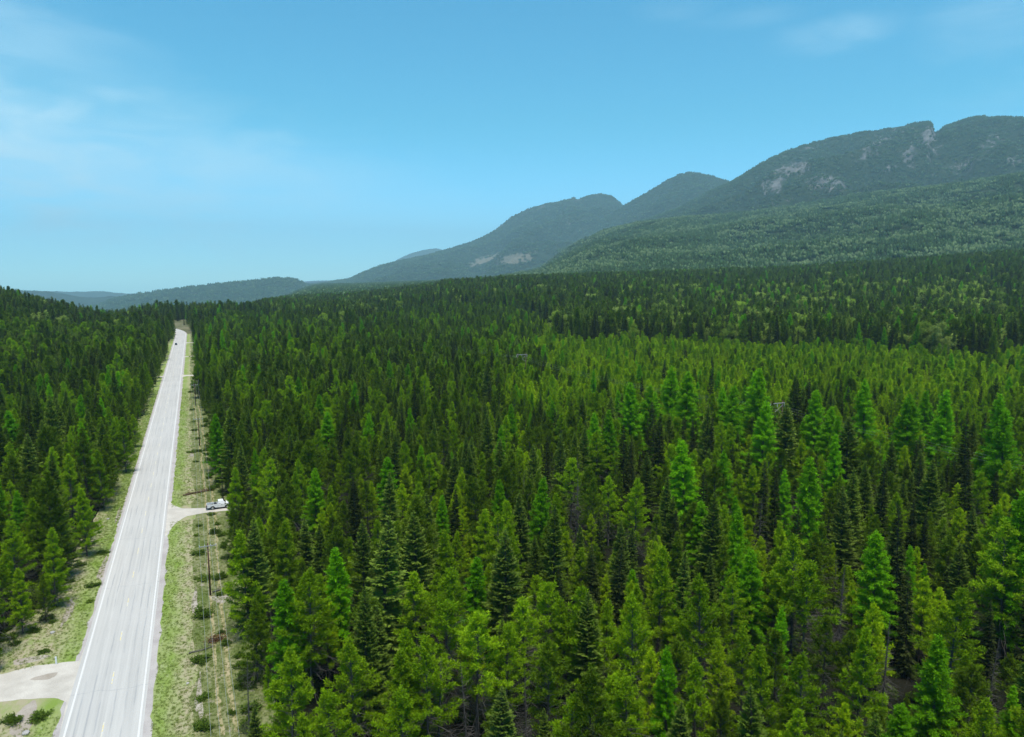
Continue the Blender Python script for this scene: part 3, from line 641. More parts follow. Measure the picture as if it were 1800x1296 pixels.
def drive(px_or_pts, name='driveway', z=0.015, mat='gravel'):
    P = np.array(px_or_pts, float); bm = bmesh.new()
    n = len(P); Q = []
    for i in range(n):                                             # soften the outline and roughen it
        a, b = P[i], P[(i + 1) % n]
        for t in np.linspace(0, 1, 9)[:-1]: Q.append(a + (b - a) * t + rng.randn(2) * 0.07)
    Q = np.array(Q)
    for _ in range(3): Q = 0.5 * Q + 0.25 * (np.roll(Q, 1, 0) + np.roll(Q, -1, 0))
    f = bm.faces.new([bm.verts.new((q[0], q[1], z)) for q in Q])
    if f.normal.z < 0: f.normal_flip()
    bmesh.ops.triangulate(bm, faces=[f]); bmesh.ops.recalc_face_normals(bm, faces=bm.faces)
    return tag(bmo(name, bm, M[mat]), kind='structure')
g2 = lambda x, y: tuple(at(x, y)[:2])
drive([(-7.8, 182), (-6.6, 177), (-4.5, 173.6), (0, 172.2), (9, 171.4), (9, 167.6), (0, 168.6), (-4, 167.6), (-6.2, 163), (-7.8, 154)], z=0.0155)
tq = np.array([(-16.5, 114.0), g2(140, 1162), g2(100, 1166), g2(60, 1171), g2(0, 1186), g2(-120, 1206)]); bq = np.array([(-16.5, 86.0), g2(122, 1236), g2(100, 1227), g2(60, 1228), g2(0, 1234), g2(-120, 1262)])
lx_ = np.linspace(-75, -16.5, 160)
def edge(q): o = np.argsort(q[:, 0]); return np.interp(lx_, q[o, 0], q[o, 1]) + wob(lx_, 1.4, q[1, 1], 0.22)
et, eb = edge(tq), edge(bq); i_ = np.arange(320).reshape(-1, 2)
tag(ob('driveway', mesh('driveway', np.stack([np.stack([lx_, eb, lx_ * 0 + 0.015], -1), np.stack([lx_, et, lx_ * 0 + 0.015], -1)], 1).reshape(-1, 3), np.stack([i_[:-1, 0], i_[1:, 0], i_[1:, 1], i_[:-1, 1]], -1), M['gravel'])), kind='structure')
for px0, py0, px1, sgn in ((317, 661, 362, 1), (322, 627, 352, 1), (326, 603, 345, 1), (289, 662, 266, -1), (299, 626, 284, -1)):
    a = at(px0, py0); b = at(px1, py0 + 1); hw = 2.4 if (py0 == 661 or py0 == 603) else 1.5
    xa, xb = (-8.0, b[0]) if sgn > 0 else (-16.4, b[0] - 1)
    drive([(xa, a[1] + hw * 2.4), (xa + sgn * 2.5, a[1] + hw), (xb, a[1] + hw * 0.8), (xb, a[1] - hw * 0.8), (xa + sgn * 2.5, a[1] - hw), (xa, a[1] - hw * 2.4)])
tp = np.array([g2(*p) for p in ((402, 1290), (390, 1180), (384, 1110), (380, 1060), (376, 1000), (372, 930), (366, 860), (360, 815), (355, 775), (350, 740), (345, 712))])
ty_ = np.arange(tp[0, 1], tp[-1, 1], 1.2); tc_ = np.interp(ty_, tp[:, 1], tp[:, 0]) + wob(ty_, 9, 7.7, 0.4)
for o_ in (-0.75, 0.75): tag(strip('dirt_track', ty_, tc_ + o_ - 0.24 + wob(ty_, 1.5, 1.1 + o_, 0.3), tc_ + o_ + 0.24 + wob(ty_, 1.5, 2.7 + o_, 0.3), 0.0105, M['track']), kind='structure')
for (px, py, rx_, ry_) in ((390, 1052, 1.6, 1.7), (343, 1060, 0.45, 6.0), (350, 1225, 0.4, 5.0), (52, 1160, 2.2, 1.0), (42, 1265, 1.2, 4.0), (362, 862, 1.3, 1.0), (337, 800, 0.6, 3.0), (80, 1190, 1.5, 0.8), (180, 1000, 0.5, 6.0), (120, 1075, 0.6, 5.0), (208, 905, 0.4, 6.0)):
    c = at(px, py); t = np.linspace(0, 6.283, 40, endpoint=False); k = 1 + 0.28 * np.sin(3 * t + px) + 0.16 * np.sin(7 * t + py)
    drive(np.stack([c[0] + rx_ * k * np.cos(t), c[1] + ry_ * k * np.sin(t)], -1)[::4], 'bare_earth', 0.0125 if px != 80 else 0.0165, 'earth')

# ------------------------------------------------------------------ power lines
def catenary(P, sag, n=14):
    out = []
    for a, b in zip(P[:-1], P[1:]):
        t = np.linspace(0, 1, n + 1)[:-1][:, None]; q = a + (b - a) * t; q[:, 2:] -= sag * np.linalg.norm(b - a) / 100 * 4 * t * (1 - t); out.append(q)
    return np.concatenate(out + [P[-1:]])
def wire(P, sag, label, group, r=0.013):
    g_ = Geo(); g_.tube(catenary(np.array(P, float), sag), np.full((len(P) - 1) * 14 + 1, r), 5); return tag(ob('power_cable', mesh('power_cable', *g_.get(), M['wire'])), label, 'cable', group)
def utility_pole(x, y, h, label, group, arm=2.7, WX=(-1.25, -0.45, 0.45, 1.25)):
    root = empty('utility_pole', (x, y, 0)); tag(root, label, 'utility pole', group)
    bm = bmesh.new(); tube(bm, (0, 0, -0.3), (0, 0, h), 0.16, 0.11, 10); bmo('post', bm, M['pole'], root, smooth=True)
    bm = bmesh.new(); box(bm, (0, -0.16, h - 0.45), (arm, 0.11, 0.13)); bmo('crossarm', bm, M['pole_grey'], root, 0.012)
    for s in (-1, 1):
        bm = bmesh.new(); tube(bm, (0, -0.12, h - 1.2), (s * 0.75, -0.15, h - 0.5), 0.022, n=6); bmo('brace', bm, M['pole_grey'], root)
    for xo in WX:
        bm = bmesh.new()
        for zz, r in ((0.0, 0.05), (0.05, 0.075), (0.10, 0.05), (0.15, 0.07), (0.19, 0.03)): tube(bm, (xo, -0.16, h - 0.385 + zz), (xo, -0.16, h - 0.385 + zz + 0.05), r, r * 0.8, 8)
        bmo('insulator', bm, M['porcelain'], root, smooth=True)
    return root
WX = (-1.25, -0.45, 0.45, 1.25)
pole_px = [at(370, 1047), at(351, 784), at(344, 713)]
PX = [(1.2, 18.0)] + [(p[0], p[1]) for p in pole_px] + [tuple(at(350, 626, 8.6)[:2]), tuple(at(341, 608, 8.6)[:2]), tuple(at(337, 582, 8.6)[:2])]
plab = ['', 'brown timber utility pole nearest in view, beside the power line track', 'second utility pole along the highway, among low shrubs past the pickup', 'third utility pole along the highway, just before the wide gravel drive',
        'fourth utility pole along the highway, beyond the wide gravel drive', 'fifth utility pole along the highway, small against dark trees', 'farthest utility pole along the highway, where the road begins to bend']
PH = 9.0
for (x, y), lb in list(zip(PX, plab))[1:]: utility_pole(x, y, PH, lb, 'utility poles beside the highway')
for k, (xo, nm) in enumerate(zip(WX, ('thin overhead cable nearest the highway', 'second thin overhead cable from the highway', 'third thin overhead cable from the highway', 'thin overhead cable nearest the right-hand forest'))):
    wire([(x + xo, y - 0.16, PH - 0.17) for x, y in PX], 0.9, nm + ', strung between timber poles', 'roadside power cables')
def h_frame(x, y, h, label):
    root = empty('transmission_pole', (x, y, 0)); tag(root, label, 'power pole', 'transmission poles in the forest')
    for s in (-1, 1):
        bm = bmesh.new(); tube(bm, (s * 2.2, 0, -0.3), (s * 2.2, 0, h), 0.2, 0.14, 10); bmo('post', bm, M['pole'], root, smooth=True)
    bm = bmesh.new(); box(bm, (0, -0.2, h - 0.7), (5.6, 0.14, 0.26)); bmo('crossarm', bm, M['pole_grey'], root, 0.02)
    bm = bmesh.new(); tube(bm, (-2.2, -0.16, h - 4.2), (2.2, -0.16, h - 1.2), 0.06, n=6); bmo('brace', bm, M['pole_grey'], root)
    bm = bmesh.new(); tube(bm, (2.2, 0.16, h - 4.2), (-2.2, 0.16, h - 1.2), 0.06, n=6); bmo('brace', bm, M['pole_grey'], root)
    for xo in (-2.7, 0, 2.7):
        bm = bmesh.new(); tube(bm, (xo, -0.2, h - 0.84), (xo, -0.2, h - 1.8), 0.07, n=8); bmo('insulator', bm, M['porcelain'], root)
    return root
HH = 16.5
hp = [at(917, 621, HH), at(1366, 705, HH)]
h_frame(hp[0][0], hp[0][1], HH, 'grey two-legged power pole rising above pines near the middle of the forest')
h_frame(hp[1][0], hp[1][1], HH, 'grey two-legged power pole half hidden among the bright larches')
d_ = hp[1] - hp[0]; far_ = hp[0] - d_ * 1.0; near_ = hp[1] + d_ * 0.9
LINE_X = lambda y: np.interp(y, [near_[1], hp[1][1], hp[0][1], far_[1]], [near_[0], hp[1][0], hp[0][0], far_[0]])
for xo, nm in ((-2.7, 'leftmost'), (0, 'middle'), (2.7, 'rightmost')): wire([(p[0] + xo, p[1] - 0.2, HH - 1.85) for p in (far_, hp[0], hp[1], near_)], 1.6, nm + ' of three cables strung over the forest between two-legged poles', 'transmission cables', 0.011)
c = at(1167, 1172, 11.0); utility_pole(c[0], c[1], 11.0, 'slender dark pole with white insulators standing alone inside the lower forest', None, 0.7, (-0.25,))

# ------------------------------------------------------------------ vehicles
M['car_white'] = simple('white_body_paint', (0.78, 0.79, 0.80), 0.22, 0.5); M['car_dark'] = simple('dark_body_paint', (0.035, 0.037, 0.042), 0.25, 0.5)
M['glass'] = simple('dark_car_glass', (0.012, 0.016, 0.018), 0.06, 0.6); M['rubber'] = simple('tyre_rubber', (0.018, 0.018, 0.018), 0.85, 0.2); M['alloy'] = simple('wheel_alloy', (0.42, 0.43, 0.44), 0.35, 0.5, metal=0.6)
M['black_trim'] = simple('black_trim', (0.02, 0.02, 0.021), 0.6, 0.3); M['lamp_red'] = simple('tail_lamp_red', (0.35, 0.02, 0.015), 0.2, 0.5); M['lamp_clear'] = simple('head_lamp', (0.7, 0.72, 0.72), 0.12, 0.5)
def extrude(prof, w0, w1=None, ztop=None):
    """Side outline (x, z) extruded across y; points above ztop drawn in to half width w1."""
    bm = bmesh.new(); rows = []
    for s in (-1, 1): rows.append([bm.verts.new((x, s * (w1 if (w1 and z > ztop) else w0), z)) for x, z in prof])
    n = len(prof); bm.faces.new(rows[0]); bm.faces.new(rows[1][::-1])
    for i in range(n): bm.faces.new((rows[0][i], rows[1][i], rows[1][(i + 1) % n], rows[0][(i + 1) % n]))
    bmesh.ops.recalc_face_normals(bm, faces=bm.faces); return bm
def wheel(root, x, y, r):
    s = 1 if y > 0 else -1
    wv = ob('wheel', None, root, (x, y, r)); wv.empty_display_size = 0.1
    bm = bmesh.new(); tube(bm, (0, -0.13, 0), (0, 0.13, 0), r, n=22); bmesh.ops.bevel(bm, geom=[e for e in bm.edges if len(e.link_faces) == 2 and e.calc_face_angle(0) > 1], offset=0.05, segments=2, affect='EDGES'); bmo('tyre', bm, M['rubber'], wv)
    bm = bmesh.new(); tube(bm, (0, s * 0.10, 0), (0, s * 0.145, 0), r * 0.62, n=18); bmo('rim', bm, M['alloy'], wv, 0.008)
def quad(name, pts, mat, root, off=0.012):
    p = [Vector(q) for q in pts]; n = (p[1] - p[0]).cross(p[2] - p[0]).normalized() * off
    bm = bmesh.new(); a = [bm.verts.new(q) for q in p]; b = [bm.verts.new(q + n) for q in p]; k = len(p)
    bm.faces.new(a[::-1]); bm.faces.new(b)
    for i in range(k): bm.faces.new((a[i], a[(i + 1) % k], b[(i + 1) % k], b[i]))
    return bmo(name, bm, mat, root)
def pickup(loc, rz):
    root = empty('pickup_truck', loc, rz); tag(root, 'white pickup truck parked on the gravel drive at the forest edge', 'pickup truck')
    W = 0.96
    # cab and nose in one outline, the open load bed behind
    body = extrude([(-0.45, 0.42), (0.92, 0.40), (1.02, 0.62), (1.22, 0.80), (1.52, 0.88), (1.84, 0.80), (2.04, 0.62), (2.12, 0.44), (2.72, 0.46), (2.78, 0.62), (2.76, 1.02), (2.64, 1.12), (1.42, 1.22), (-0.45, 1.20)], W)
    bmo('body', body, M['car_white'], root, 0.035)
    bmo('cab', extrude([(-0.42, 1.16), (1.34, 1.18), (0.70, 1.82), (0.45, 1.87), (-0.20, 1.86), (-0.36, 1.80)], W - 0.03, W - 0.24, 1.5), M['car_white'], root, 0.03)
    for s in (-1, 1):
        bed = extrude([(-2.74, 0.62), (-2.42, 0.50), (-2.10, 0.62), (-1.92, 0.80), (-1.62, 0.88), (-1.32, 0.80), (-1.12, 0.62), (-1.05, 0.44), (-0.47, 0.44), (-0.47, 1.22), (-2.74, 1.24)], 0.05)
        bmesh.ops.translate(bed, verts=bed.verts, vec=(0, s * (W - 0.06), 0)); bmo('bed_side', bed, M['car_white'], root, 0.015)
    bm = bmesh.new(); box(bm, (-1.6, 0, 0.70), (2.26, 1.68, 0.06)); bmo('bed_floor', bm, M['black_trim'], root)
    bm = bmesh.new(); box(bm, (-0.52, 0, 0.95), (0.05, 1.7, 0.52)); bmo('bed_front', bm, M['car_white'], root, 0.01)
    tg = bmesh.new(); box(tg, (-2.76, 0, 0.93), (0.07, 1.72, 0.58)); t = bmo('tailgate', tg, M['car_white'], root, 0.015)
    bm = bmesh.new(); box(bm, (-2.81, 0, 1.06), (0.04, 0.3, 0.06)); bmo('handle', bm, M['black_trim'], t)
    bm = bmesh.new(); box(bm, (-0.95, 0, 1.02), (0.52, 1.62, 0.42)); bmo('tool_box', bm, M['black_trim'], root, 0.02)
    bm = bmesh.new(); box(bm, (-2.86, 0, 0.56), (0.18, 1.8, 0.2)); bmo('bumper', bm, M['black_trim'], root, 0.03)
    bm = bmesh.new(); box(bm, (2.80, 0, 0.54), (0.2, 1.84, 0.24)); bmo('bumper', bm, M['black_trim'], root, 0.03)
    quad('grille', [(2.785, -0.5, 0.68), (2.785, 0.5, 0.68), (2.77, 0.5, 0.98), (2.77, -0.5, 0.98)], M['black_trim'], root)
    for s in (-1, 1):
        for x in (1.53, -1.62): wheel(root, x, s * 0.82, 0.40)
        yb = s * (W - 0.055); yt = s * (W - 0.255); o_ = lambda p: p if s > 0 else p[::-1]
        quad('side_window', o_([(0.55, yt + s * 0.02, 1.76), (0.26, yt + s * 0.02, 1.76), (0.26, yb, 1.25), (1.06, yb, 1.25)]), M['glass'], root, 0.02)
        quad('side_window', o_([(0.18, yt + s * 0.02, 1.76), (-0.24, yt + s * 0.02, 1.74), (-0.32, yb, 1.25), (0.18, yb, 1.25)]), M['glass'], root, 0.02)
        d = quad('door', o_([(1.02, s * (W + 0.002), 1.16), (0.24, s * (W + 0.002), 1.16), (0.24, s * (W + 0.002), 0.52), (0.96, s * (W + 0.002), 0.52)]), M['car_white'], root, 0.012)
        bm = bmesh.new(); box(bm, (0.34, s * (W + 0.03), 1.02), (0.18, 0.03, 0.04)); bmo('handle', bm, M['black_trim'], d)
        bm = bmesh.new(); box(bm, (1.0, s * (W + 0.14), 1.30), (0.12, 0.22, 0.2)); bmo('mirror', bm, M['black_trim'], root, 0.02)
        quad('headlight', [(2.783, s * 0.72 - 0.2, 0.78), (2.783, s * 0.72 + 0.2, 0.78), (2.765, s * 0.72 + 0.2, 0.98), (2.765, s * 0.72 - 0.2, 0.98)], M['lamp_clear'], root, 0.015)
        bm = bmesh.new(); box(bm, (-2.76, s * 0.90, 0.98), (0.06, 0.12, 0.36)); bmo('tail_light', bm, M['lamp_red'], root, 0.01)
    quad('windscreen', [(1.27, -0.78, 1.235), (1.27, 0.78, 1.235), (0.73, 0.60, 1.785), (0.73, -0.60, 1.785)], M['glass'], root, 0.02)
    quad('rear_window', [(-0.42, 0.6, 1.30), (-0.42, -0.6, 1.30), (-0.375, -0.5, 1.74), (-0.375, 0.5, 1.74)], M['glass'], root, 0.02)
tl = at(364, 897); pickup((tl[0] + 2.75, tl[1] + 0.6, 0.02), R(2))
def car(loc, rz):
    root = empty('car', loc, rz); tag(root, 'small dark car far away on the highway before the bend', 'car')
    bmo('body', extrude([(-2.1, 0.4), (-1.75, 0.34), (-1.6, 0.62), (-1.3, 0.70), (-1.0, 0.62), (-0.85, 0.32), (0.95, 0.32), (1.1, 0.62), (1.4, 0.70), (1.7, 0.62), (1.85, 0.34), (2.2, 0.42), (2.2, 0.72), (1.1, 0.92), (-1.7, 0.96), (-2.15, 0.85)], 0.88), M['car_dark'], root, 0.03)
    bmo('cabin', extrude([(1.05, 0.90), (0.3, 1.42), (-0.8, 1.44), (-1.6, 0.94)], 0.82, 0.62, 1.2), M['glass'], root, 0.03)
    bm = bmesh.new(); box(bm, (-0.25, 0, 1.45), (1.0, 1.2, 0.05)); bmo('roof', bm, M['car_dark'], root, 0.02)
    for s in (-1, 1):
        for x in (1.4, -1.3): wheel(root, x, s * 0.76, 0.32)
        bm = bmesh.new(); box(bm, (2.2, s * 0.62, 0.62), (0.06, 0.34, 0.12)); bmo('headlight', bm, M['lamp_clear'], root)
        bm = bmesh.new(); box(bm, (-2.14, s * 0.62, 0.76), (0.06, 0.34, 0.12)); bmo('tail_light', bm, M['lamp_red'], root)
cl_p = at(309.5, 606.5); car((cl_p[0], cl_p[1], 0.022), -math.pi / 2)

# ------------------------------------------------------------------ roadside things
def sign(px, py):
    c = at(px, py); root = empty('road_sign', (c[0], c[1], 0)); tag(root, 'small pale yellow road sign on the verge left of the highway', 'road sign')
    bm = bmesh.new(); box(bm, (0, 0, 1.1), (0.08, 0.05, 2.6)); bmo('post', bm, M['pole_grey'], root)
    bm = bmesh.new(); box(bm, (0, -0.05, 2.2), (0.9, 0.02, 0.9), Matrix.Rotation(R(45), 3, 'Y')); bmo('panel', bm, simple('sign_yellow', (0.72, 0.62, 0.20), 0.5), root)
sign(294, 618)
c = at(99, 1168); root = empty('marker_post', (c[0], c[1], 0)); tag(root, 'short white marker post at the corner of the gravel drive', 'marker post')
bm = bmesh.new(); box(bm, (0, 0, 0.55), (0.22, 0.10, 1.1)); bmo('post', bm, M['porcelain'], root, 0.02)
bm = bmesh.new(); box(bm, (0, -0.055, 0.95), (0.12, 0.012, 0.14)); bmo('reflector', bm, M['lamp_clear'], root)
def log(px0, py0, px1, py1, r, label, mat, needles=None):
    a, b = at(px0, py0), at(px1, py1); root = empty('fallen_log', (a[0], a[1], 0)); tag(root, label, 'log'); d = b - a; d[2] = 0
    n = np.linspace(0, 1, 7)[:, None]; G_ = Geo(); P_ = d * n + np.array([0, 0, r]) + rng.randn(7, 3) * 0.04; G_.tube(P_, r * (1 - 0.6 * n[:, 0]), 8); ob('stem', mesh('stem', *G_.get(), mat, smooth=True), root)
    G2 = Geo()
    for k in range(16):
        q = P_[rng.randint(1, 7)]; G2.tube([q, q + rng.randn(3) * [0.4, 0.4, 0.3] + [0, 0, 0.25], q + rng.randn(3) * [0.7, 0.7, 0.3] + [0, 0, 0.5]], [0.03, 0.02, 0.006], 3)
    tag(ob('branches', mesh('branches', *G2.get(), M['twig']), root), kind='stuff')
    if needles:
        k = 420; t = rng.rand(k, 1); K = Geo(); K.kites(d * t + rng.randn(k, 3) * [0.45, 0.45, 0.22] + [0, 0, 0.35], norm(rng.randn(k, 3)), np.full(k, 0.3), np.full(k, 0.09), rng.randn(k, 3), rng)
        tag(ob('dead_needles', mesh('dead_needles', *K.get(), M[needles]), root), kind='stuff')
log(322, 872, 372, 862, 0.2, 'fallen rust-brown log lying on the verge above the pickup', M['bark'], 'rust')
log(368, 1130, 392, 1124, 0.14, 'fallen branch with orange dead needles beside the power line track', M['bark'], 'rust')
log(332, 1150, 372, 1139, 0.12, 'fallen grey log on the verge below the orange dead branch', M['bark_pale'])
log(374, 1042, 404, 1034, 0.13, 'fallen grey log by the foot of the nearest utility pole', M['bark_pale'])
log(152, 948, 166, 956, 0.12, 'pale fallen log at the forest edge left of the highway', M['bark_pale'])
def shrub(px, py, wpx, ratio, v, label, grp):
    c = at(px, py); dep = lf(c[0], c[1])[1]; s = wpx * dep / FPX / 2.0
    root = empty('shrub', (c[0], c[1], 0), rng.rand() * 6.28); root.scale = (s, s, s * ratio); tag(root, label, 'shrub', grp)
    ob('stems', SHRUB[v][0], root); ob('foliage', SHRUB[v][1], root)
for k, a in enumerate([
    (357, 1082, 46, 0.8, 'large rounded green shrub beside the track below the nearest utility pole'), (352, 1163, 40, 0.7, 'wide green shrub beside the grey log on the verge'),
    (357, 1228, 32, 0.7, 'green shrub between the power line track and the verge near the bottom'), (358, 1280, 44, 0.8, 'green shrub at the bottom edge beside the power line track'),
    (350, 974, 30, 0.6, 'dark shrub beneath the crossarm of the nearest utility pole'), (358, 1018, 34, 0.5, 'dark brushy shrub at the foot of the nearest utility pole'),
    (350, 925, 15, 0.7, 'small shrub just below the pickup drive'), (346, 942, 15, 0.6, 'small flat shrub second below the pickup drive'), (372, 905, 20, 0.5, 'low shrub in shade under the parked pickup'),
    (338, 795, 20, 0.5, 'low dark shrub nearest the pickup of the row beyond it'), (350, 794, 15, 0.8, 'round dark shrub by the foot of the second utility pole'), (345, 812, 13, 0.5, 'tiny flat shrub above the rust-brown log'),
    (348, 772, 14, 0.6, 'dark shrub just past the second utility pole'), (342, 757, 14, 0.6, 'dark shrub on the verge in mid distance beyond the second pole'), (340, 742, 12, 0.6, 'fifth dark shrub along the verge beyond the pickup'),
    (338, 721, 14, 0.6, 'dark shrub on the verge before the third utility pole'), (340, 677, 16, 0.7, 'dark shrub just before the wide gravel drive'), (336, 690, 12, 0.7, 'dark shrub by the third utility pole'),
    (181, 973, 26, 0.5, 'brown-green shrub on the left verge highest of three'), (164, 1030, 30, 0.5, 'flat spreading shrub on the left verge, middle of three'), (158, 1058, 18, 0.5, 'small low shrub on the left verge, lowest of three'),
    (76, 1147, 24, 0.5, 'low brown brush beyond the gravel drive on the left'), (70, 1262, 46, 0.6, 'dark shrub below the gravel drive near the bottom left corner'), (20, 1270, 44, 0.7, 'green shrub in the bottom left corner'),
    (246, 724, 12, 0.6, 'small dark shrub at the left forest edge, farthest of three'), (240, 741, 12, 0.6, 'small dark shrub at the left forest edge, middle of three'), (232, 764, 12, 0.6, 'small dark shrub at the left forest edge, nearest of three')]):
    shrub(*a[:4], k % 4, a[4], 'roadside shrubs')
rk = 0
for (px, py, s) in ((425, 1170, 0.5), (430, 1172, 0.35), (46, 1290, 0.4), (330, 1202, 0.22), (190, 913, 0.3), (92, 1113, 0.35)):
    c = at(px, py); bm = bmesh.new(); bmesh.ops.create_icosphere(bm, subdivisions=2, radius=s)
    for v in bm.verts: v.co *= 1 + 0.25 * (random.random() - 0.5); v.co.z *= 0.6
    o = bmo('boulder', bm, M['rock'], None, loc=(c[0], c[1], s * 0.25))
    tag(o, ['pale boulder at the forest edge right of the power line track', 'smaller pale boulder touching the one at the right forest edge', 'grey boulder in the bottom left corner', 'small pale stone on the right verge near the bottom',
            'pale stone on the left verge level with the pickup', 'pale boulder at the forest edge above the left gravel drive'][rk], 'boulder', 'pale boulders'); rk += 1
# grass on the verges
n_ = 42000; gy_ = 70 + 300 * rng.rand(n_) ** 1.6; side_ = rng.rand(n_) < 0.42
gx_ = np.where(side_, -17.1 - rng.rand(n_) * np.interp(gy_, [70, 112, 130, 180], [18, 12, 7.5, 4.5]), -7.0 + rng.rand(n_) * 13.0)
k_ = ~((np.abs(gy_ - 101.5) < 7) & side_) & ~((np.abs(gy_ - 170.2) < 5.5) & ~side_)
gx_, gy_ = gx_[k_], gy_[k_]
scatter('grass', np.stack([gx_, gy_, np.full(len(gx_), 0.005)], -1), [PROTO['tuft', int(a * 4), 'near'] for a in rng.rand(len(gx_))], rng.rand(len(gx_)) * 6.28, rng.uniform(0.35, 0.8, len(gx_)), 'short green and straw grass on the highway verges', 'grass')

# ------------------------------------------------------------------ where the trees stand
# the trees one can pick out: photo position of the tip, kind, height in metres, wording
LAND = [
 # big larches on the right
 (1182, 644, 'larch', 27), (1208, 650, 'larch', 27), (1109, 669, 'larch', 25), (1138, 674, 'larch', 22), (1275, 682, 'larch', 22), (1291, 676, 'larch', 24),
 (1329, 650, 'larch', 27), (1343, 647, 'larch', 28), (1342, 703, 'larch', 24), (1438, 684, 'larch', 24), (1453, 710, 'larch', 22), (1529, 667, 'larch', 26),
 (1598, 689, 'larch', 25), (1631, 686, 'larch', 22), (1654, 684, 'larch', 25), (1758, 693, 'larch', 26), (1775, 722, 'larch', 24), (1278, 793, 'larch', 17),
 (1209, 771, 'larch', 22), (1427, 804, 'larch', 23), (1071, 720, 'larch', 20), (1551, 929, 'larch', 19), (1657, 1121, 'larch', 17), (1580, 1238, 'larch', 12),
 (828, 979, 'larch', 15), (508, 1015, 'larch', 16), (600, 958, 'larch', 18), (552, 822, 'larch', 16), (575, 722, 'larch', 17), (680, 802, 'larch', 15), (1792, 868, 'larch', 24), (1320, 962, 'larch', 16), (1236, 880, 'larch', 15),
 # spruces and firs
 (664, 906, 'spruce', 22), (892, 934, 'spruce', 19), (733, 898, 'spruce', 19), (443, 906, 'spruce', 18), (536, 909, 'spruce', 14), (403, 716, 'spruce', 21), (380, 652, 'spruce', 20),
 (1384, 709, 'spruce', 23), (1493, 733, 'spruce', 23), (1484, 856, 'spruce', 17), (1636, 804, 'spruce', 20), (1135, 795, 'spruce', 15), (1247, 867, 'spruce', 19), (1693, 955, 'spruce', 16),
 (752, 868, 'spruce', 18), (916, 864, 'spruce', 17), (685, 828, 'spruce', 17), (975, 888, 'spruce', 19), (860, 728, 'spruce', 18), (1030, 1034, 'spruce', 16), (884, 1213, 'spruce', 15), (690, 762, 'spruce', 18),
 (1551, 809, 'fir', 21), (1707, 724, 'fir', 24), (1702, 806, 'fir', 19), (1100, 747, 'fir', 20), (1160, 729, 'fir', 22), (1042, 956, 'fir', 14), (1075, 951, 'fir', 17), (1407, 667, 'fir', 23), (1419, 671, 'fir', 23),
 (626, 836, 'fir', 17), (795, 858, 'fir', 16), (1155, 705, 'fir', 22), (958, 768, 'fir', 17), (1248, 640, 'fir', 22),
 # lime green pines
 (1051, 760, 'pine', 15), (1120, 842, 'pine', 16), (1071, 840, 'pine', 14), (1160, 960, 'pine', 17), (1400, 943, 'pine', 18), (1418, 988, 'pine', 16), (1362, 988, 'pine', 14), (1755, 889, 'pine', 17),
 (1027, 1033, 'pine', 16), (1118, 1049, 'pine', 16), (1240, 1013, 'pine', 17), (1680, 1033, 'pine', 17), (1229, 1164, 'pine', 13), (1111, 1193, 'pine', 13), (1082, 1184, 'pine', 12), (1411, 1149, 'pine', 14),
 (1411, 1247, 'pine', 11), (1518, 1102, 'pine', 14), (1649, 1211, 'pine', 11), (1729, 1233, 'pine', 12), (1311, 1104, 'pine', 13), (1776, 921, 'pine', 20), (496, 918, 'pine', 15), (430, 934, 'pine', 16),
 (540, 1001, 'pine', 17), (727, 1004, 'pine', 15), (787, 1001, 'pine', 16), (780, 1056, 'pine', 15), (835, 1074, 'pine', 16), (887, 1099, 'pine', 14), (617, 1118, 'pine', 15), (706, 1134, 'pine', 14), (753, 1122, 'pine', 15),
 (504, 1141, 'pine', 15), (580, 1213, 'pine', 12), (706, 1206, 'pine', 12), (539, 1254, 'pine', 11), (965, 1020, 'pine', 15), (925, 1050, 'pine', 15), (850, 896, 'pine', 15), (1005, 806, 'pine', 16), (470, 808, 'pine', 16),
 (997, 1050, 'pine', 14), (1329, 818, 'pine', 15), (1290, 1010, 'pine', 13), (640, 770, 'pine', 16), (755, 800, 'pine', 15), (30, 1000, 'pine', 10), (85, 930, 'pine', 13), (175, 790, 'pine', 14), (120, 800, 'pine', 15), (215, 735, 'pine', 15),
 (145, 860, 'pine', 13), (60, 875, 'pine', 14), (20, 720, 'larch', 17), (15, 915, 'pine', 15), (240, 660, 'pine', 15), (100, 700, 'spruce', 18), (45, 760, 'spruce', 19), (1505, 556, 'aspen', 17), (1275, 568, 'aspen', 13), (1303, 550, 'aspen', 14), (1440, 512, 'aspen', 24), (1362, 508, 'aspen', 23), (1580, 508, 'aspen', 24), (1655, 492, 'aspen', 26), (1675, 495, 'aspen', 24), (1415, 516, 'aspen', 22), (1602, 578, 'aspen', 12), (1480, 498, 'aspen', 24), (1520, 506, 'aspen', 24), (1715, 488, 'aspen', 26),
 (1013, 835, 'dead', 16), (820, 1165, 'dead', 12), (1340, 868, 'dead', 14), (1560, 1085, 'dead', 12), (600, 1010, 'dead', 13), (765, 1150, 'dead', 13), (1480, 1000, 'dead', 13), (1745, 1120, 'dead', 12),
]
SP, X_, Y_, H_, LM = [], [], [], [], []
for (px, py, kd, h) in LAND:
    gz0 = 0.0
    for _ in range(4):
        q = at(px, py, h + gz0); gz0 = float(ground_z(q[0], q[1]))
    X_.append(q[0]); Y_.append(q[1]); H_.append(h); SP.append(kd); LM.append(True)
nL = len(X_)
def jitter_grid(l0, l1, f0, f1, step, rs):
    a, b = np.meshgrid(np.arange(l0, l1, step), np.arange(f0, f1, step * 0.9)); a = a + (np.arange(a.shape[0]) % 2)[:, None] * step * 0.5
    l = (a + rs.uniform(-0.42, 0.42, a.shape) * step).ravel(); f = (b + rs.uniform(-0.42, 0.42, a.shape) * step).ravel()
    k = np.abs(l) < 0.80 * f + 40
    return l[k], f[k]
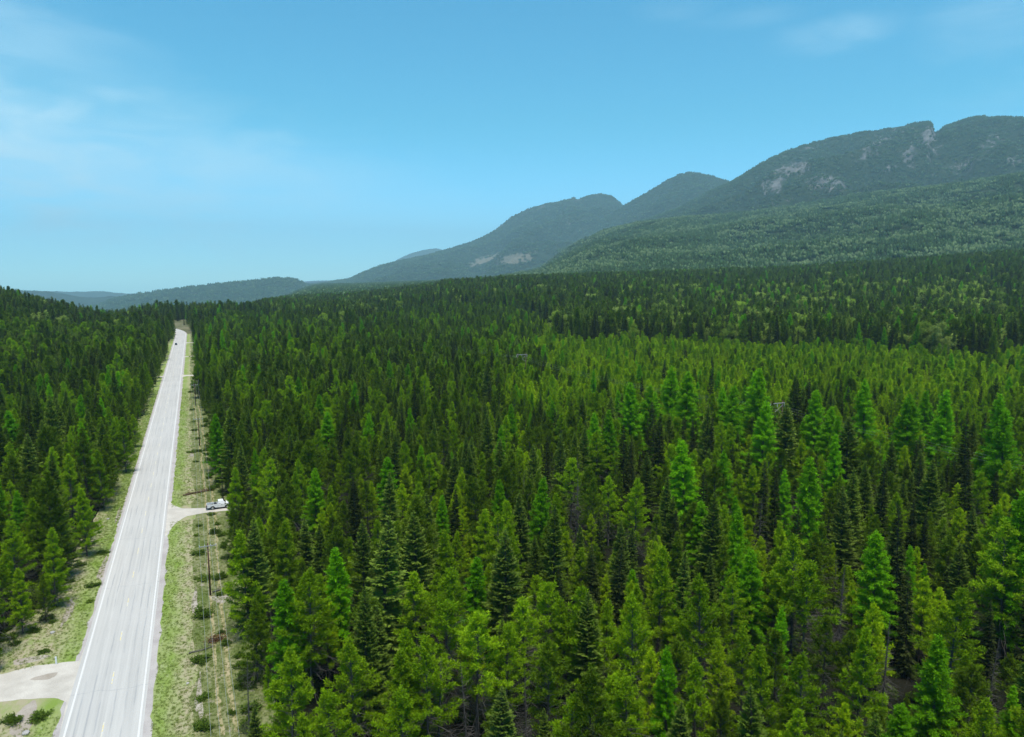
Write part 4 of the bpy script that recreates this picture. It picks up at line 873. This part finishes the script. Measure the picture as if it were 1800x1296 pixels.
def road_x(y): return np.where(y > 730, -12.2 - (np.maximum(y, 730) - 730) ** 2 / 800.0, -12.2)
def open_ground(x, y):
    """True where no forest grows: road, verges, power line strip, drives, the clearing at the bend."""
    wob = (vnoise(y / 16.0, y * 0 + 3.3) - 0.5) * 4.0; wob2 = (vnoise(y / 13.0, y * 0 + 8.3) - 0.5) * 4.5
    c = road_x(y)
    lw = np.interp(y, [60, 95, 112, 125, 180, 400, 800], [24, 22, 9.8, 8.7, 7.6, 7.2, 7.6]); rw = np.interp(y, [60, 150, 200, 330, 460, 800], [15.8, 16.2, 15.6, 13.6, 12.0, 10.5])
    o = (x > c - lw + wob) & (x < c + rw + wob2) & (y < 1000)
    o |= (np.abs(y - 169) < 5.5) & (x > 0) & (x < 10.5)
    o |= (y > 90) & (y < 108) & (x < -12) & (x > -60)
    o |= (y > 780) & (y < 975 + 60 * vnoise(x / 7, y * 0 + 2.2)) & ((vnoise(x / 6 + 40, y / 34) > 0.30) | (y < 830)) & (x > c - 12) & (x < np.interp(y, [780, 900, 1120], [-3.0, -1.0, 4.0]) + 5 * (vnoise(y / 28, x * 0) - 0.5))
    return o
def belt_front(s): return np.interp(s, [-0.9, -0.46, -0.40, -0.32, -0.23, -0.16, -0.1, 0.02, 0.07, 0.3, 0.8], [520, 560, 900, 800, 640, 900, 930, 800, 520, 470, 410])
rs = np.random.RandomState(21)
parts = [jitter_grid(-260, 260, 30, 250, 4.4, rs), jitter_grid(-480, 480, 250, 520, 4.4, rs), jitter_grid(-1400, 1400, 520, 1650, 6.4, rs)]
L_ = np.concatenate([p[0] for p in parts]); F_ = np.concatenate([p[1] for p in parts])
fx, fy = from_lf(L_, F_)
keep = ~open_ground(fx, fy) & (np.abs(L_) < 0.79 * F_ + 30)
fx, fy, L_, F_ = fx[keep], fy[keep], L_[keep], F_[keep]
nF = len(fx); s_ = L_ / F_; cl_ = fbm(fx / 38, fy / 38, 3) / 0.875; cl2 = fbm(fx / 17 + 50, fy / 17, 3) / 0.875; u = rs.rand(nF)
belt = F_ > belt_front(s_) * (1 + 0.10 * (vnoise(L_ / 25, F_ / 60) - 0.5))
right_pines = (s_ > 0.02 + 0.34 * (fbm(fx / 70 + 9, fy / 70, 4) / 0.94 - 0.5)) & (F_ > 190 + 70 * vnoise(fx / 22, fy / 22))
leftside = fx < -12
kd = np.empty(nF, object)
def choose(mask, kinds, w_):
    c = np.cumsum(w_) / np.sum(w_); k = np.searchsorted(c, np.clip(u[mask], 0, 0.9999)); kd[mask] = np.array(kinds, object)[k]
near = ~belt
choose(near, ['pine_young', 'pine', 'pine_olive', 'spruce', 'fir', 'larch', 'dead'], [16, 30, 20, 17, 9, 5, 3])
m = near & (s_ < 0.02 + 0.3 * (cl_ - 0.5)) & (F_ > 150 + 60 * (cl2 - 0.5)); choose(m, ['pine', 'pine_olive', 'spruce', 'fir', 'larch'], [24, 42, 22, 10, 2])
m = near & right_pines; choose(m, ['pine_young', 'pine', 'pine_olive', 'fir', 'larch'], [64, 28, 4, 2, 2])
m = near & right_pines & (F_ < 250); choose(m, ['pine_young', 'pine_olive', 'spruce', 'fir', 'larch'], [60, 16, 7, 6, 11]); choose(m & (cl2 > 0.45), ['pine', 'pine_olive', 'spruce', 'fir', 'larch'], [70, 10, 5, 5, 10])
m = near & leftside; choose(m, ['pine', 'pine_olive', 'spruce', 'fir', 'larch', 'dead'], [24, 38, 22, 11, 3, 2])
m = near & leftside & (fx > -12 - 19) ; choose(m, ['pine', 'pine_olive', 'spruce', 'larch'], [32, 48, 16, 4])
m = near & leftside & (F_ > 330); choose(m, ['pine', 'pine_olive', 'spruce', 'fir'], [14, 38, 30, 18])
choose(belt, ['spruce', 'fir', 'pine_olive', 'aspen', 'larch'], [46, 36, 12, 1.5, 3])
m = belt & (s_ > 0.15) & (F_ < 1000); choose(m, ['spruce', 'fir', 'pine_olive', 'aspen', 'larch'], [42, 33, 12, 8, 5])
swap = near & (cl2 > 0.62) & (kd == 'pine') & ~right_pines; kd[swap] = 'pine_olive'
h = np.empty(nF)
for k, (a, b) in dict(pine_young=(9, 13.5), pine=(10.5, 16.5), pine_olive=(10, 16), larch=(12, 19), spruce=(11, 19), fir=(12, 19), aspen=(10, 15), dead=(8, 13)).items():
    mm = kd == k; h[mm] = a + (b - a) * rs.rand(mm.sum()) ** 0.9
h *= 0.85 + 0.3 * cl_
h[right_pines & near] *= 0.92
young = (u * 977 % 1) < 0.22; h[young & near] *= rs.uniform(0.4, 0.75, nF)[young & near]; old = (u * 613 % 1) < 0.10; h[old & near & ~right_pines] *= 1.25                   # younger trees between the rest
mb = belt & (kd != 'aspen'); h[mb] = rs.uniform(12, 30, mb.sum()); h[belt & (kd == 'aspen')] = rs.uniform(19, 29, (belt & (kd == 'aspen')).sum())
m = leftside & (F_ > 330); h[m] = np.maximum(h[m], rs.uniform(11, 21, m.sum())); m = belt & (s_ < -0.1); h[m] *= 0.82
edge = near & ((np.abs(fx - 4.5) < 4) | (leftside & (fx > -24))); h[edge] *= rs.uniform(0.6, 1.0, edge.sum())
lx = np.abs(fx - LINE_X(fy)) < 6; h[lx & near & (fy < 420)] *= 0.75
ok = np.ones(nF, bool)
fpx, fpy, _ = proj(fx, fy, h + ground_z(fx, fy))
for i in range(nL):
    d2 = (fx - X_[i]) ** 2 + (fy - Y_[i]) ** 2; ok &= d2 > (1.9 if H_[i] < 15 else 2.6) ** 2
    li, fi = lf(X_[i], Y_[i]); lat = np.abs(L_ - li * F_ / fi); py = LAND[i][1]
    front = (F_ < fi) & (F_ > fi * 0.55) & (lat < 1.9)
    lowlim = py + 0.42 * FPX * H_[i] / fi                                  # keep the upper part of a picked-out tree in view
    ok &= ~(front & (fpy < lowlim) & (fpy > py - 200))
fx, fy, h, kd, F_, s_ = fx[ok], fy[ok], h[ok], kd[ok], F_[ok], s_[ok]
X_ = np.concatenate([X_, fx]); Y_ = np.concatenate([Y_, fy]); H_ = np.concatenate([H_, h]); SP = np.concatenate([np.array(SP, object), kd])
LMK = np.zeros(len(X_), bool); LMK[:nL] = True
Z_ = ground_z(X_, Y_); DEP = lf(X_, Y_)[1]
VAR = np.array([int(rs.rand() * NVAR[k]) for k in SP]); ROT = rs.rand(len(X_)) * 6.283
EDG = ((np.abs(X_ - 4.5) < 5) | ((X_ < -12) & (X_ > -27))) & (Y_ < 800); VAR = np.where(EDG & (SP == 'pine'), 3 + VAR % 2, VAR); VAR = np.where(EDG & (SP == 'pine_olive'), 3, VAR)
WID = {'pine_young': 0.15, 'pine': 0.145, 'pine_olive': 0.145, 'larch': 0.15, 'spruce': 0.165, 'fir': 0.08, 'aspen': 0.2, 'dead': 0.09}
# how much of each tree shows: nearest first into a coarse picture
SC = 0.25; cov = np.zeros((int(1296 * SC), int(1800 * SC)), bool); vis = np.zeros(len(X_), int); VC = np.zeros((len(X_), 2))
tx, ty, td = proj(X_, Y_, Z_ + H_); bx_, by_, _ = proj(X_, Y_, Z_)
for i in np.argsort(DEP):
    if DEP[i] > 620: break
    x0 = tx[i] * SC; y0 = ty[i] * SC; y1 = by_[i] * SC; hw = max(0.7, FPX * H_[i] * WID[SP[i]] / DEP[i] * SC)
    ra, rb = max(0, int(y0)), min(cov.shape[0], int(y1 + 1))
    if ra >= rb or x0 + hw < 0 or x0 - hw >= cov.shape[1]: continue
    n = 0; sx = sy = 0.0
    for r in range(ra, rb):
        t = (r + 0.5 - y0) / max(1, y1 - y0); ww = hw * min(1.0, 0.12 + t * 1.9) if t < 0.72 else hw * 0.75
        a, b = max(0, int(x0 - ww)), min(cov.shape[1], int(x0 + ww + 1))
        if a >= b: continue
        seg = cov[r, a:b]; k = int((~seg).sum())
        if k: n += k; sy += k * r; sx += k * (a + b) / 2
        cov[r, a:b] = True
    vis[i] = n
    if n: VC[i] = sx / n / SC, sy / n / SC
fam = np.array([{'pine_young': 'pine', 'pine': 'pine', 'pine_olive': 'pine', 'fir': 'fir', 'spruce': 'spruce', 'larch': 'larch', 'aspen': 'aspen', 'dead': 'dead'}[k] for k in SP])
pick = np.zeros(len(X_), bool)
for f_, most in (('pine', 300), ('spruce', 300), ('fir', 200), ('larch', 300), ('aspen', 120), ('dead', 120)):
    c = np.where((fam == f_) & ((vis > (10 if f_ in ('pine', 'spruce', 'fir') else 5)) | LMK))[0]
    c = c[np.argsort(-(vis[c] + 5000 * LMK[c]))][:most]; pick[c] = True

# ---- single trees, each with its parts
KINDNAME = {'pine_young': 'pine_tree', 'pine': 'pine_tree', 'pine_olive': 'pine_tree', 'larch': 'larch_tree', 'spruce': 'spruce_tree', 'fir': 'fir_tree', 'aspen': 'aspen_tree', 'dead': 'dead_tree'}
LOOK = {'pine_young': ('bushy lime-green pine',), 'pine': ('light green pine',), 'pine_olive': ('olive-green pine', 'dark green pine'), 'larch': ('bright green larch', 'vivid green larch'),
        'spruce': ('grey-green spruce', 'dense green spruce'), 'fir': ('slim dark fir', 'narrow dark fir spire'), 'aspen': ('pale yellow-green aspen', 'pale leafy aspen'), 'dead': ('bare grey dead tree', 'leafless grey snag')}
GRP = {'pine': 'pines of the near forest', 'larch': 'larches of the near forest', 'spruce': 'spruces of the near forest', 'fir': 'firs of the near forest', 'aspen': 'aspens among the dark conifers', 'dead': 'dead trees among the pines'}
NAMED = {(664, 906): 'broad grey-green spruce standing tallest in the lower left of the forest', (1657, 1121): 'pointed bright green larch in the lower right corner',
         (1551, 929): 'bright feathery larch standing against dark gaps at lower right', (828, 979): 'small emerald larch glowing among dark spruces below centre',
         (403, 716): 'tall dark spruce at the forest edge just above the white pickup', (1776, 921): 'large spreading green pine cut by the right edge',
         (1427, 804): 'bright yellow-green larch with ragged clumped crown right of centre', (1278, 793): 'small neat cone-shaped larch in front of the larch stand',
         (1209, 771): 'tall ragged bright larch left of the small cone-shaped larch', (1182, 644): 'leftmost of the two tallest larches at the left end of the stand',
         (1505, 560): 'large pale round aspen where lime pines meet the dark belt', (1275, 568): 'small bright yellow-green round aspen left of the large pale aspen',
         (753, 1122): 'pine with a long bare pale trunk near the bottom', (617, 1118): 'round-topped lime pine with grey twigs near the bottom left of the forest',
         (1013, 835): 'brownish dead tree standing tall right of centre', (892, 934): 'pointed grey-green spruce right of the small emerald larch',
         (1075, 951): 'silvery narrow fir spire beside a shorter one below centre', (1042, 956): 'short silvery fir spire left of a taller silvery spire',
         (1484, 856): 'silver-grey spruce with pale tip right of the ragged yellow-green larch', (1493, 733): 'tall grey spruce with pale upswept tips among the larches'}
# wording for the rest: look, where across, level with what, and the place among its like from the left
def zone(i):
    x = tx[i]
    if X_[i] < -12: return 'left of the highway' if x > 90 else 'at the left edge'
    for lim, nm in ((470, 'beside the power line'), (600, 'a third across'), (740, 'well left of centre'), (860, 'just left of centre'), (960, 'at centre'), (1080, 'just right of centre'), (1200, 'two thirds across'),
                    (1330, 'before three quarters across'), (1450, 'at three quarters across'), (1570, 'past three quarters across'), (1690, 'near the right edge')):
        if x < lim: return nm
    return 'at the right edge'
def band(i):
    y = ty[i]
    for lim, nm in ((545, 'above the lime pines'), (585, 'high at the dark belt'), (612, 'just below the dark belt'), (640, 'level with the far car'), (680, 'level with the wide drive'), (730, 'level with the larch tops'), (790, 'below the larch tops'),
                    (850, 'above pickup level'), (905, 'level with the pickup'), (965, 'below pickup level'), (1030, 'level with the nearest pole'), (1110, 'low in the forest'), (1200, 'near the bottom')):
        if y < lim: return nm
    return 'at the bottom edge'
ORD = ['first', 'second', 'third', 'fourth', 'fifth', 'sixth', 'seventh', 'eighth', 'ninth', 'tenth', 'eleventh', 'twelfth', 'thirteenth', 'fourteenth', 'fifteenth', 'sixteenth', 'seventeenth', 'eighteenth', 'nineteenth', 'twentieth']
buckets = {}
for i in np.where(pick)[0]:
    if i < nL and (LAND[i][0], LAND[i][1]) in NAMED: continue
    k = SP[i]; tall = {'pine_young': 13, 'pine': 14, 'pine_olive': 13.5}.get(k, 17); size = 'tall ' if H_[i] > tall else ('small ' if H_[i] < tall * 0.62 else '')
    buckets.setdefault('%s%s %s, %s' % (size, LOOK[k][0], zone(i), band(i)), []).append(i)
LAB = {}
for t_, lst in buckets.items():
    lst.sort(key=lambda i: tx[i])
    for q, i in enumerate(lst): LAB[i] = t_ + (', %s from left' % ORD[min(q, 19)] if len(lst) > 1 else '')
used = set(); count = 0
def part_copy(root, nm, me):
    o = bpy.data.objects.new(nm, me); C.objects.link(o); o.parent = root
    if nm == 'branches': o['kind'] = 'stuff'
for i in np.where(pick)[0][np.argsort(DEP[pick])]:
    k = SP[i]; root = empty(KINDNAME[k], (X_[i], Y_[i], Z_[i] - 0.05), ROT[i]); sc = H_[i] / NOM[k]
    wd = sc * ((1.35 if k == 'spruce' and H_[i] > 20 else 1.28 if k in ('larch', 'aspen') else 1.12) if i < nL else 1.0) * rs.uniform(0.93, 1.1); root.scale = (wd, wd, sc); root.rotation_euler = (rs.randn() * 0.03, rs.randn() * 0.03, ROT[i])
    for nm, me in PARTS[k, VAR[i]]: part_copy(root, nm, me)
    lab = NAMED.get((LAND[i][0], LAND[i][1])) if i < nL else None
    if lab is None: lab = LAB[i]
    used.add(lab)
    tag(root, lab, {'pine_young': 'pine', 'pine': 'pine', 'pine_olive': 'pine', 'dead': 'dead tree'}.get(k, k), GRP[fam[i]])
    count += 1
print('single trees', count, {f_: int((pick & (fam == f_)).sum()) for f_ in set(fam)}, 'rest', int((~pick).sum()))
rest = np.where(~pick)[0]
lod = np.where(DEP[rest] < 260, 'near', 'mid')
ki = [PROTO[SP[i], VAR[i], l] for i, l in zip(rest, lod)]
scatter('pine_forest', np.stack([X_[rest], Y_[rest], Z_[rest] - 0.05], -1), ki, ROT[rest], [H_[i] / NOM[SP[i]] for i in rest], 'dense conifer forest covering the valley floor', 'forest', 0.035)
# under the trees: low shrubs and saplings
fl, ff = jitter_grid(-230, 230, 40, 300, 3.3, rs); sx_, sy_ = from_lf(fl, ff); k = ~open_ground(sx_, sy_) | ((sx_ > 1.2) & (rs.rand(len(sx_)) < 0.9) & (sy_ < 330) & ~((np.abs(sy_ - 171) < 5) & (sx_ < 9)))
k &= rs.rand(len(sx_)) < 0.9; k &= ~((sx_ < -2) & (sx_ > -20.5) & (sy_ < 730)) & ~((sx_ < -2) & (sy_ < 116) & (sx_ > -70)) ; sx_, sy_ = sx_[k], sy_[k]
scatter('undergrowth', np.stack([sx_, sy_, ground_z(sx_, sy_)], -1), [PROTO['shrub', int(a * 4), 'near'] for a in rs.rand(len(sx_))], rs.rand(len(sx_)) * 6.28, rs.uniform(0.5, 1.5, len(sx_)), 'low green undergrowth beneath the trees', 'undergrowth')
# far stands: valley floor beyond the belt, foothill, mountains
P, KI, SZ = [], [], []
def clumps(x, y, z, kinds, wts, scale, rs):
    c = np.cumsum(wts) / np.sum(wts); q = np.searchsorted(c, rs.rand(len(x)) * 0.9999)
    P.append(np.stack([x, y, z], -1)); KI.extend(PROTO['clump_' + kinds[a], int(b * 4), 'far'] for a, b in zip(q, rs.rand(len(x)))); SZ.append(scale * rs.uniform(0.85, 1.2, len(x)))
l, f = jitter_grid(-3200, 3200, 1560, 5200, 24, rs); k = (np.abs(l) < 0.8 * f) & (l / f < 0.25); x, y = from_lf(l[k], f[k]); clumps(x, y, ground_z(x, y) - 0.5, ['dark', 'green', 'light'], [70, 28, 2], 1.1, rs)
def on_ridge(name, step, wt, scale, far_only=True, patchy=0.0, zmax=1e9):
    X, Y, Z, bare, cut, rows = RIDGES[name]
    rs_ = np.random.RandomState(len(name)); X, Y, Z, bare, cut = (a[:, :rows] for a in (X, Y, Z, bare, cut))
    ex = np.hypot(np.diff(X, axis=0), np.diff(Y, axis=0))[:, :-1]; ey = np.hypot(np.diff(X, axis=1), np.diff(Y, axis=1))[:-1]
    n = rs_.poisson(ex * ey / step ** 2); ci, vi = np.repeat(np.indices(n.shape).reshape(2, -1), n.ravel(), axis=1)
    a, b = rs_.rand(2, len(ci))
    def S(G): return (G[ci, vi] * (1 - a) + G[ci + 1, vi] * a) * (1 - b) + (G[ci, vi + 1] * (1 - a) + G[ci + 1, vi + 1] * a) * b
    x, y, z, ba, cu = S(X), S(Y), S(Z), S(bare), S(cut)
    px, py, dz = proj(x, y, z)
    th = fbm(x / 45, (y + 0.6 * z) / 45, 4) / 0.94
    k = (ba + (th - 0.5) * 2.8 < 0.74) & (cu + (fbm(x / 90, (y + z) / 90, 4) / 0.94 - 0.5) * 1.8 < 0.5) & (px > -150) & (px < 1950)
    x, y, z = x[k], y[k], z[k]
    pt = fbm(x / 260, (y + z) / 120, 4) / 0.94
    for kinds, sel in ((wt[0], pt < 0.47), (wt[1], (pt >= 0.47) & (pt < 0.57)), (wt[2], pt >= 0.57)):
        clumps(x[sel], y[sel], z[sel] - 2.0, ['dark', 'green', 'light'], kinds, scale, rs_)
on_ridge('foothill', 16, ([84, 15, 1], [44, 46, 10], [8, 46, 46]), 0.8)
on_ridge('main_mountain', 16, ([92, 8, 0], [80, 20, 0], [60, 38, 2]), 0.62)
on_ridge('mountain_peak', 22, ([90, 10, 0], [80, 20, 0], [70, 30, 0]), 0.75)
on_ridge('mountain_shoulder', 24, ([90, 10, 0], [75, 25, 0], [60, 38, 2]), 0.85)
on_ridge('valley_hill', 30, ([90, 10, 0], [80, 20, 0], [70, 30, 0]), 1.05)
P = np.concatenate(P); print('far stands', len(P))
scatter('mountain_forest', P, KI, rs.rand(len(P)) * 6.28, np.concatenate(SZ), 'distant conifer forest covering foothills and mountain slopes', 'forest')

# ------------------------------------------------------------------ the air
def haze():
    bm = bmesh.new(); box(bm, (0, 0, 700), (50000, 50000, 2100))
    s = NT('valley_air')
    v = s.new('ShaderNodeVolumePrincipled'); v.inputs['Color'].default_value = (0.52, 0.87, 1.0, 1); v.inputs['Density'].default_value = HAZE_DENSITY
    v.inputs['Anisotropy'].default_value = 0.0
    s.l.new(v.outputs[0], s.out.inputs['Volume'])
    s.m.volume_intersection_method if hasattr(s.m, 'volume_intersection_method') else None
    o = bmo('haze', bm, s.m); tag(o, 'thin blue haze filling the valley air', 'haze', kind='stuff')
haze()
